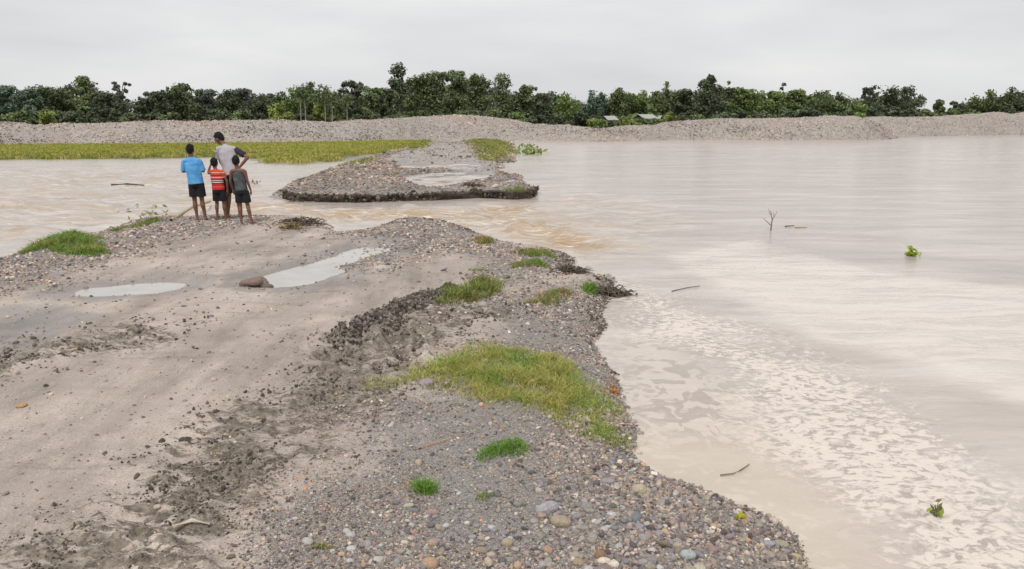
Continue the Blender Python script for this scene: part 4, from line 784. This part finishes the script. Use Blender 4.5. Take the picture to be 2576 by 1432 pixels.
def person(px_, py_, Hh, rz, spec, label):
    zg = .0; x, y = U(px_, py_, .17); zg = float(height(np.array([x]), np.array([y]))[0]); s = Hh/1.70; hs = spec.get('head', 1.0)*s
    root = bpy.data.objects.new('person', None); C.objects.link(root); root.location = (x, y, zg); root.rotation_euler = (0, 0, rz); tag(root, label, 'person')
    S = lambda v: Vector(v)*s
    feet = spec['feet']; hipc = S(spec.get('hip', (0, 0, .88))); shc = S(spec.get('sh', (0, 0, 1.38))); shw = spec.get('shw', .175)*s
    b = Blob(); knees = []; hd = S(spec['headc']); yaw = spec.get('yaw', 0); pit = spec.get('pit', 0); RM = Euler((pit, 0, yaw), 'XYZ').to_matrix() if False else (Matrix.Rotation(yaw, 3, 'Z') @ Matrix.Rotation(pit, 3, 'X'))
    for sg, (fx, fy, kx, ky, fyaw) in zip((-1, 1), feet):
        hip = hipc+Vector((sg*.085*s, 0, 0)); ank = S((fx, fy, .075)); kn = S((kx, ky, .47)); knees.append((hip, kn, ank))
        calf = kn*.68+ank*.32+Vector((0, -.018*s, 0))
        b.cap([hip, hip*.5+kn*.5, kn], [.080*s, .066*s, .050*s]); b.cap([kn, calf, kn*.3+ank*.7, ank], [.049*s, .052*s, .036*s, .031*s])
        fd = Matrix.Rotation(fyaw, 3, 'Z') @ Vector((0, 1, 0)); b.ell(ank+Vector((0, 0, -.042*s))-fd*.035*s, (.03*s, .034*s, .034*s), (0, 0, fyaw))
        b.cap([ank+Vector((0, 0, -.03*s)), ank+fd*.075*s+Vector((0, 0, -.048*s)), ank+fd*.135*s+Vector((0, 0, -.058*s))], [.032*s, (.038*s, .024*s), (.040*s, .016*s)])
        sdv = fd.cross(Vector((0, 0, 1)))
        for k in range(5): o = ank+fd*.140*s+sdv*(.030-.015*k)*s*(-sg)*-1+Vector((0, 0, -.061*s)); b.cap([o-fd*.02*s, o+fd*(.030-.003*k)*s], [.0095*s, .0085*s])
    mid = hipc*.45+shc*.55
    b.cap([hipc-Vector((0, 0, .03*s)), hipc*.8+shc*.2, mid, hipc*.15+shc*.85, shc+Vector((0, 0, .01*s))], [(.135*s, .095*s), (.118*s, .082*s), (.135*s, .092*s), (.150*s, .092*s), (.085*s, .06*s)])
    b.cap([shc+Vector((-shw*.85, 0, -.01*s)), shc+Vector((0, 0, .01*s)), shc+Vector((shw*.85, 0, -.01*s))], [.05*s, .058*s, .05*s])
    b.cap([shc, hd+RM @ Vector((0, -.02, -.07))*hs], [.052*s, .048*s])
    # head: skull, jaw, nose, lips, brows, ears
    q_ = lambda v: hd+RM @ (Vector(v)*hs); rot = RM.to_euler(); b.ell(hd, (.076*hs, .092*hs, .105*hs), rot); b.ell(q_((0, .022, -.05)), (.056*hs, .062*hs, .062*hs), rot); b.ell(q_((0, .055, -.088)), (.026*hs, .024*hs, .02*hs), rot)
    b.cap([q_((0, .088, .015)), q_((0, .108, -.018))], [.009*hs, .014*hs]); b.ell(q_((0, .088, -.05)), (.022*hs, .012*hs, .010*hs), rot); b.cap([q_((-.035, .082, .028)), q_((.035, .082, .028))], [.009*hs, .009*hs])
    for sg in (-1, 1): b.ell(q_((sg*.078, -.002, -.012)), (.008*hs, .018*hs, .030*hs), rot); b.ell(q_((sg*.03, .082, .008)), (.012*hs, .008*hs, .008*hs), rot)
    arms = []
    for sg, A in zip((-1, 1), spec['arms']):
        sh = shc+Vector((sg*shw, 0, -.02*s)); el = S(A[0]); wr = S(A[1]); arms.append((sh, el, wr)); b.cap([sh, sh*.5+el*.5, el], [.046*s, .040*s, .034*s]); b.cap([el, el*.65+wr*.35, wr], [.034*s, .034*s, .023*s])
        hand(b, wr, A[2], A[3], s, A[4] if len(A) > 4 else .45, sg)
    link('body', b.bake('body', spec.get('skin', SK), .0075*max(s, .8), 3), root)
    for sg in (-1, 1):                            # eyes
        e_ = Blob(); e_.ell(q_((sg*.03, .089, .008)), (.008*hs, .006*hs, .005*hs), rot); me = bpy.data.meshes.new('eye'); me.from_pydata(e_.V, [], e_.T); me.materials.append(HAIR); link('eye', me, root)
    hb = Blob(); hb.ell(q_((0, -.018, .026)), (.086*hs, .096*hs, .100*hs), rot); hb.ell(q_((0, -.052, -.018)), (.070*hs, .052*hs, .066*hs), rot); hb.ell(q_((0, .045, .078)), (.058*hs, .045*hs, .035*hs), rot)
    for k in range(26):
        a = random.uniform(0, 6.28); e2 = random.uniform(.2, 1.4); v = Vector((math.cos(a)*math.cos(e2)*.08, -.02+math.sin(a)*math.cos(e2)*.09, .03+math.sin(e2)*.095)); hb.ell(q_(v), (.016*hs,)*3)
    link('hair', hb.bake('hair', HAIR, .008, 2), root)
    # shorts
    c = Blob(); c.cap([hipc+Vector((0, 0, .10*s)), hipc+Vector((0, 0, -.02*s)), hipc+Vector((0, 0, -.10*s))], [(.140*s, .104*s), (.160*s, .118*s), (.165*s, .115*s)], True)
    sl = spec.get('shortl', .9)
    for sg, (hip, kn, ank) in zip((-1, 1), knees): e_ = hip+(kn-hip)*sl; c.cap([hip+Vector((0, 0, -.02*s)), hip*.5+e_*.5, e_], [.092*s, .099*s, .108*s], True)
    link('shorts', c.bake('shorts', BLK, .011, 3), root)
    # shirt
    c = Blob(); hem = hipc+Vector((0, 0, spec.get('hem', -.03)*s)); o_ = spec.get('loose', .02)*s; tank = spec.get('tank')
    topw = .105*s if tank else .112*s
    c.cap([hem, hipc*.7+shc*.3, mid, hipc*.15+shc*.85, shc+Vector((0, 0, (.005 if tank else .022)*s))], [(.150*s+o_, .112*s+o_), (.140*s+o_, .100*s+o_), (.150*s+o_, .104*s+o_*.7), ((.140 if tank else .158)*s+o_*.5, .104*s+o_*.4), (topw, .074*s)], True)
    if not tank:
        c.cap([shc+Vector((-shw*.9, 0, -.012*s)), shc+Vector((0, 0, .004*s)), shc+Vector((shw*.9, 0, -.012*s))], [.058*s, .066*s, .058*s]); c.cap([shc+Vector((0, 0, .0)), shc+(hd-shc)*.33], [.075*s, .058*s], True)
        if spec.get('sleeve_mat') is None:
            for sh, el, wr in arms: e_ = sh+(el-sh)*spec.get('sleeve', .75); c.cap([sh, sh*.5+e_*.5, e_], [.056*s, .056*s, .058*s], True)
    link('shirt', c.bake('shirt', spec['shirt'], .010, 3), root)
    if spec.get('sleeve_mat') is not None:
        for (sh, el, wr), mt_ in zip(arms, spec['sleeve_mat']): e_ = sh+(el-sh)*spec.get('sleeve', .75); cc_ = Blob(); cc_.cap([sh+(el-sh)*.02, sh*.5+e_*.5, e_], [.063*s, .062*s, .064*s], True); link('sleeve', cc_.bake('sleeve', mt_, .010, 2), root)
    return root
# arms: elbow, wrist, hand direction, back-of-hand direction, curl
person(508, 555, 1.44, R(6), dict(headc=(-.13,.02,1.60), sh=(-.11,.0,1.37), hip=(-.06,0,.88), head=1.06, hem=-.04, loose=.028, sleeve=.95,
    feet=[(-.10,.0,-.13,.03,.35),(.08,.02,.03,.03,.15)], arms=[((-.33,.03,1.12),(-.17,.22,1.13),(1,.2,.05),(0,1,.2)),((.12,.03,1.12),(-.04,.23,1.16),(-1,.1,.0),(0,1,.2))], shirt=BLUE, shortl=.80),
    'boy in a loose blue shirt and black shorts with arms folded, seen from behind')
person(556, 552, 1.20, R(-3), dict(headc=(-.07,.03,1.57), sh=(-.03,.0,1.34), hip=(0,0,.86), head=1.16, hem=-.02, loose=.03, shirt=STRIPE, sleeve=.6, shortl=.84,
    feet=[(-.10,.0,-.09,.03,.3),(.13,.02,.11,.03,-.3)], arms=[((-.30,.10,1.30),(-.24,.16,1.52),(.35,.1,.75),(-.3,-.8,.2)),((.25,.0,1.08),(.23,.04,.84),(.0,.1,-1),(1,0,0))]),
    'smallest boy in a red and white striped shirt with one hand raised to his head')
person(590, 549, 1.70, R(10), dict(headc=(-.20,.15,1.56), yaw=R(68), pit=R(-28), sh=(-.07,.07,1.37), hip=(.02,-.02,.89), shw=.17, hem=-.04, loose=.022, shirt=GREYC, sleeve_mat=(GREYC, DKG), sleeve=.72, head=.98,
    feet=[(-.12,.0,-.08,.04,.6),(.10,.05,.10,.05,-.1)], arms=[((-.20,.14,1.10),(-.12,.26,.92),(.3,.4,-.8),(-1,0,0)),((.34,-.03,1.20),(.16,-.06,.99),(-.5,.4,-.6),(.4,-.8,.2))], shortl=.9),
    'tall man in a grey shirt looking down with one hand on his hip')
person(617, 564, 1.26, R(4), dict(headc=(-.12,.02,1.57), sh=(-.08,.0,1.34), hip=(-.03,0,.86), head=1.14, hem=-.02, loose=.012, shirt=VEST, tank=True, sleeve=.6, shortl=.82, shw=.165,
    feet=[(-.09,.0,-.10,.03,.25),(.17,-.03,.09,.02,-1.1)], arms=[((-.29,.02,1.08),(-.27,.10,.86),(.1,.2,-1),(-1,0,0)),((.13,.0,1.08),(.18,.06,.84),(.0,.2,-1),(1,0,0))]),
    'boy in a dark sleeveless vest standing nearest, in front of the tall man')

# ---------------------------------------------------------------- bamboo pole and small debris
def pole(name, pts, r0, r1, mat, label, cat, nodes=0, nodemat=None, sides=10):
    base = Vector(pts[0]); pp = [tuple(Vector(p)-base) for p in pts]; Vt, Ft = tubes([(pp, r0, r1)], sides)
    if nodes:
        root = bpy.data.objects.new(name, None); C.objects.link(root); root.location = base; tag(root, label, cat); link('stem', mesh_np(name, Vt, Ft, mat), root)
        a, b = Vector(pp[0]), Vector(pp[-1])
        for k in range(1, nodes):
            t = k/nodes; c = a.lerp(b, t); d = (b-a).normalized()*.012; r = (r0+(r1-r0)*t)*1.18; Vt, Ft = tubes([([c-d, c, c+d], r, r)], sides); link('node_ring', mesh_np('node_ring', Vt, Ft, nodemat or mat), root)
        return root
    o = link(name, mesh_np(name, Vt, Ft, mat), None, base, label, cat); return o
straw = simple('straw_cane', (.42, .32, .19), .6, .2, 14, .004); twig = simple('grey_twig', (.13, .105, .085), .9, .3, 20, .004); pale = simple('pale_wood', (.55, .48, .40), .8, .12, 14, .004); oran = simple('orange_stalk', (.50, .27, .12), .8, .2, 20, .003)
x0, y0 = U(430, 551, .2); x1, y1 = U(528, 505, .12)
pole('bamboo_pole', [(x0, y0, .17), ((x0+x1)/2, (y0+y1)/2, .20), (x1, y1, .10)], .034, .026, straw, 'straw coloured bamboo pole sloping from the bank into the river behind the boys', 'pole', 9, twig)
def stick(pts, r, mat, label, name='stick', cat='stick', lift=.012, onwater=False):
    P = []
    for (x, y) in pts:
        a, b = U(x, y, 0 if onwater else .15); P.append((a, b, (.0 if onwater else max(0, float(height(np.array([a]), np.array([b]))[0])))+lift))
    return pole(name, P, r, r*.6, mat, label, cat, sides=7)
stick([(440,1352),(485,1342),(530,1335)], .016, pale, 'pale bleached stick lying in the dark mud at lower left', lift=.02)
stick([(1050,1135),(1120,1112),(1150,1098),(1190,1092)], .003, oran, 'long dry orange stalk lying left of the bright green clump', name='dry_stalk', cat='stalk')
stick([(1270,1080),(1235,1045),(1215,1020)], .003, oran, 'dry orange stalk leaning below the large grass patch', name='dry_stalk', cat='stalk', lift=.02)
stick([(1690,735),(1730,726),(1760,722)], .007, twig, 'thin dark twig floating beyond the pointed gravel tip', onwater=True)
stick([(1812,1200),(1845,1196),(1862,1188),(1885,1172)], .005, simple('brown_twig', (.25, .17, .09), .7, .2, 20), 'bent brown twig floating close to the gravel shore', onwater=True)
stick([(1975,571),(1998,569)], .012, twig, 'dark floating stick right of the branching snag', onwater=True); stick([(2000,574),(2030,573)], .012, straw, 'tan floating reed beside the dark floating stick', onwater=True)
stick([(280,466),(320,464),(362,467)], .035, twig, 'low dark driftwood log in the rapids at left', onwater=True, name='driftwood_log', cat='log')
stick([(1650,1372),(1692,1380)], .007, twig, 'short dark twig among the shore pebbles', lift=.03)
z_ = 0
x, y = U(1200, 1245, .15); g0 = float(height(np.array([x]), np.array([y]))[0]); pole('dry_stalk', [(x, y, g0), (x-.005, y, g0+.075)], .004, .002, straw, 'upright straw stalk beside the smallest green tuft', 'stalk', sides=6)
# twiggy snag
x, y = U(1938, 580, 0); paths = [([(0,0,-.1),(.02,0,.2),(-.02,0,.38)], .014, .005), ([(.02,0,.2),(.10,0,.36)], .008, .003), ([(0,0,.1),(-.16,0,.24)], .008, .003), ([(-.02,.0,.3),(-.07,0,.42)], .006, .003), ([(.05,.0,.27),(.03,0,.36)], .005, .002)]
Vt, Ft = tubes(paths); link('branch_snag', mesh_np('branch_snag', Vt, Ft, twig), None, (x, y, 0), 'thin branching snag standing out of the wide water', 'branch')
def leafy(name, x, y, n, spread, sz, pal, label, cat, zoff=0, water=False, hgt=.1):
    a, b = U(x, y, 0 if water else .14); g = 0 if water else float(height(np.array([a]), np.array([b]))[0]); r = np.random.default_rng(int(x)); root = bpy.data.objects.new(name, None); C.objects.link(root); root.location = (a, b, g); tag(root, label, cat)
    P = np.c_[r.normal(0, spread, n), r.normal(0, spread*.7, n), np.abs(r.normal(hgt*.5, hgt*.4, n))]; pal = np.array(pal); V, Fx, cc = leaves(P, r.standard_normal((n, 3))*.5+(0, -.4, .6), r.uniform(sz*.7, sz*1.3, n), pal[r.integers(0, len(pal), n)], r, 2.)
    link('leaves', mesh_np('leaves', V, Fx, grass_mat, False, {'col': cc}), root); Vt, Ft = tubes([([(0, 0, -.03), (p[0]*.5, p[1]*.5, p[2]*.6), tuple(p)], .003, .0015) for p in P[:10]], 5); link('stem', mesh_np('stem', Vt, Ft, culm_mat), root); return root
LIME = [(.32,.42,.04),(.24,.34,.03),(.42,.48,.07)]
leafy('floating_plant', 2293, 644, 46, .045, .05, LIME, 'bright lime green plant floating alone on the wide water', 'plant', water=True, hgt=.09)
leafy('water_plant', 2355, 1298, 14, .03, .03, [(.30,.36,.06),(.2,.2,.08)], 'small yellow green sprig in the foamy water at lower right', 'plant', water=True, hgt=.06)
leafy('yellow_sprig', 1868, 1276, 10, .016, .03, [(.45,.42,.04),(.35,.36,.03)], 'tiny yellow green sprig at the pebble shoreline', 'plant', hgt=.03)
leafy('water_plant', 1338, 388, 70, .45, .2, OLIVE+GREEN, 'green plants standing in shallow water right of the far track', 'plant', water=True, hgt=.35)
leafy('water_plant', 1330, 374, 26, .25, .2, OLIVE+GREEN, 'smaller green plant behind the ones in shallow water', 'plant', water=True, hgt=.3)
leafy('weed', 372, 556, 46, .22, .05, [(.30,.29,.12),(.35,.33,.18),(.18,.2,.07)], 'tall straggly pale weed on the bank left of the bamboo pole', 'weed', hgt=.24)
leafy('weed', 640, 462, 14, .08, .07, OLIVE, 'small green weed in the water right of the boys', 'weed', water=True, hgt=.06)
leafy('dead_leaf', 1541, 952, 9, .022, .026, [(.65,.25,.06),(.5,.16,.05)], 'cluster of orange dead leaves at the water by the grass patch', 'leaf', hgt=.06)
# root clumps and clods that stand out
def lump(x, y, r, sq, col, label, name='rock', cat='rock', rough=.3, seed=0, sy=1., rz=.0):
    a, b = U(x, y, .15); me = stone_mesh(name, seed+700, stone_o, ICO3, rough, (1, sy, sq)); return pebble(a, b, r, col, name, None, rz, 1., me, .08, label=label, cat=cat)
lump(640, 718, .17, .42, (.22,.16,.13), 'brown flat topped rock between the two puddles', seed=1, sy=.6)
lump(672, 722, .07, .5, (.17,.13,.11), 'small brown stone at the right foot of the flat topped rock', seed=2)
lump(1072, 972, .055, .6, (.40,.33,.36), 'pinkish grey stone at the left edge of the large grass patch', seed=3, rough=.2)
lump(465, 1115, .035, .5, (.09,.075,.06), 'lone dark mud clod on the smooth sand', name='mud_clod', cat='clod', seed=4, rough=.5)
lump(55, 1030, .035, .45, (.58,.36,.16), 'flat orange stone on the sand at far left', seed=5, rough=.15)
NOT = [(1378,1278,.075,.55,(.46,.43,.45),'large smooth pale grey oval cobble on the gravel',.45,.55),(1410,1314,.062,.55,(.48,.38,.25),'tan blocky cobble just below the pale grey oval cobble',0,.75),(1530,1184,.048,.55,(.42,.38,.37),'grey cobble near the shore below the bright green clump',0,.7),
 (1609,1206,.052,.8,(.62,.50,.32),'yellowish cobble at the water edge',0,.9),(1630,1204,.028,.8,(.55,.50,.42),'small pale stone touching the yellowish shore cobble',0,.8),(1602,1298,.042,.7,(.22,.27,.29),'blue green angular pebble amid grey gravel',1.,.7),
 (1731,1386,.045,.6,(.50,.56,.54),'pale mint oval pebble near the bottom of the gravel',.2,.7),(1760,1422,.036,.7,(.66,.60,.44),'cream yellow pebble at the bottom edge',0,.8),(1089,1374,.032,.8,(.58,.38,.27),'orange upright pebble in the lower gravel',.3,.8),
 (1081,1428,.045,.7,(.62,.38,.22),'bright orange stone cut by the bottom edge',0,.8),(1275,1369,.032,.8,(.55,.44,.28),'round tan pebble at bottom centre',0,.9),(1510,1398,.034,.9,(.38,.21,.11),'rusty brown pebble right of bottom centre',0,.9),
 (1028,1273,.032,.5,(.62,.58,.44),'cream flat pebble below the round grass tuft',.2,.5),(1089,1291,.038,.6,(.55,.32,.26),'salmon pink pebble right of the cream flat pebble',0,.6),(1211,1392,.038,.55,(.42,.34,.22),'olive tan flat pebble left of bottom centre',0,.6),
 (1937,1323,.035,.5,(.44,.43,.50),'lilac grey pebble at the lower shoreline',0,.7),(1968,1318,.048,.5,(.44,.40,.28),'olive slab pebble at the lower shoreline tip',-.3,.6),(1974,1398,.045,.55,(.42,.38,.24),'olive oval pebble near the bottom right of the bar',0,.6),
 (1640,1405,.03,.6,(.36,.33,.37),'dusky violet pebble in the lower gravel',0,.7),(1475,1270,.04,.6,(.40,.35,.33),'brownish grey pebble right of the large oval cobble',0,.6),(1455,1420,.032,.7,(.50,.36,.24),'tawny pebble near the bottom edge',0,.8)]
for i, (x, y, r, sq, col, lab, rz, sy) in enumerate(NOT): lump(x, y, r*.84, sq, tuple(.8*c_+.2*sum(col)/3 for c_ in col), lab, 'cobble', 'stone', .12, 20+i, sy, rz)
# matted driftwood and roots on the tips
def rootclump(x, y, W, n, label, col, name='root_clump', seed=0, hgt=.12, asp=.5):
    r = random.Random(seed); a, b = U(x, y, .18); g = float(height(np.array([a]), np.array([b]))[0]); paths = []
    for k in range(n):
        cx = r.gauss(0, W*.35); cy = r.gauss(0, W*asp*.4); an = r.uniform(0, 6.28); l = r.uniform(.08, .3); z = r.uniform(.0, hgt)*max(.2, 1-abs(cx)/W)
        paths.append(([(cx, cy, z), (cx+math.cos(an)*l*.5, cy+math.sin(an)*l*.5, z+r.uniform(-.01, .06)), (cx+math.cos(an)*l, cy+math.sin(an)*l*.7, max(0, z+r.uniform(-.06, .03)))], r.uniform(.004, .016), .003))
    Vt, Ft = tubes(paths, 5); link(name, mesh_np(name, Vt, Ft, col), None, (a, b, g), label, 'roots')
rt = simple('wet_roots', (.10, .075, .055), .85, .4, 15, .006); rt2 = simple('dry_roots', (.22, .16, .08), .85, .4, 15, .006)
rootclump(755, 563, .55, 130, 'tangled dark roots washed up on the tip right of the boys', rt, seed=1)
rootclump(735, 574, .3, 60, 'tan root tangle just below the dark roots right of the boys', rt2, seed=2)
rootclump(1180, 470, .5, 70, 'dark root tangle on the cut island above the bank face', rt, seed=4)
rootclump(1525, 706, .3, 160, 'twiggy dark debris on the pointed gravel tip', rt, seed=5, hgt=.08)
rootclump(1425, 655, .35, 140, 'twiggy dark debris along the rounded gravel tip', rt, seed=6, hgt=.06)
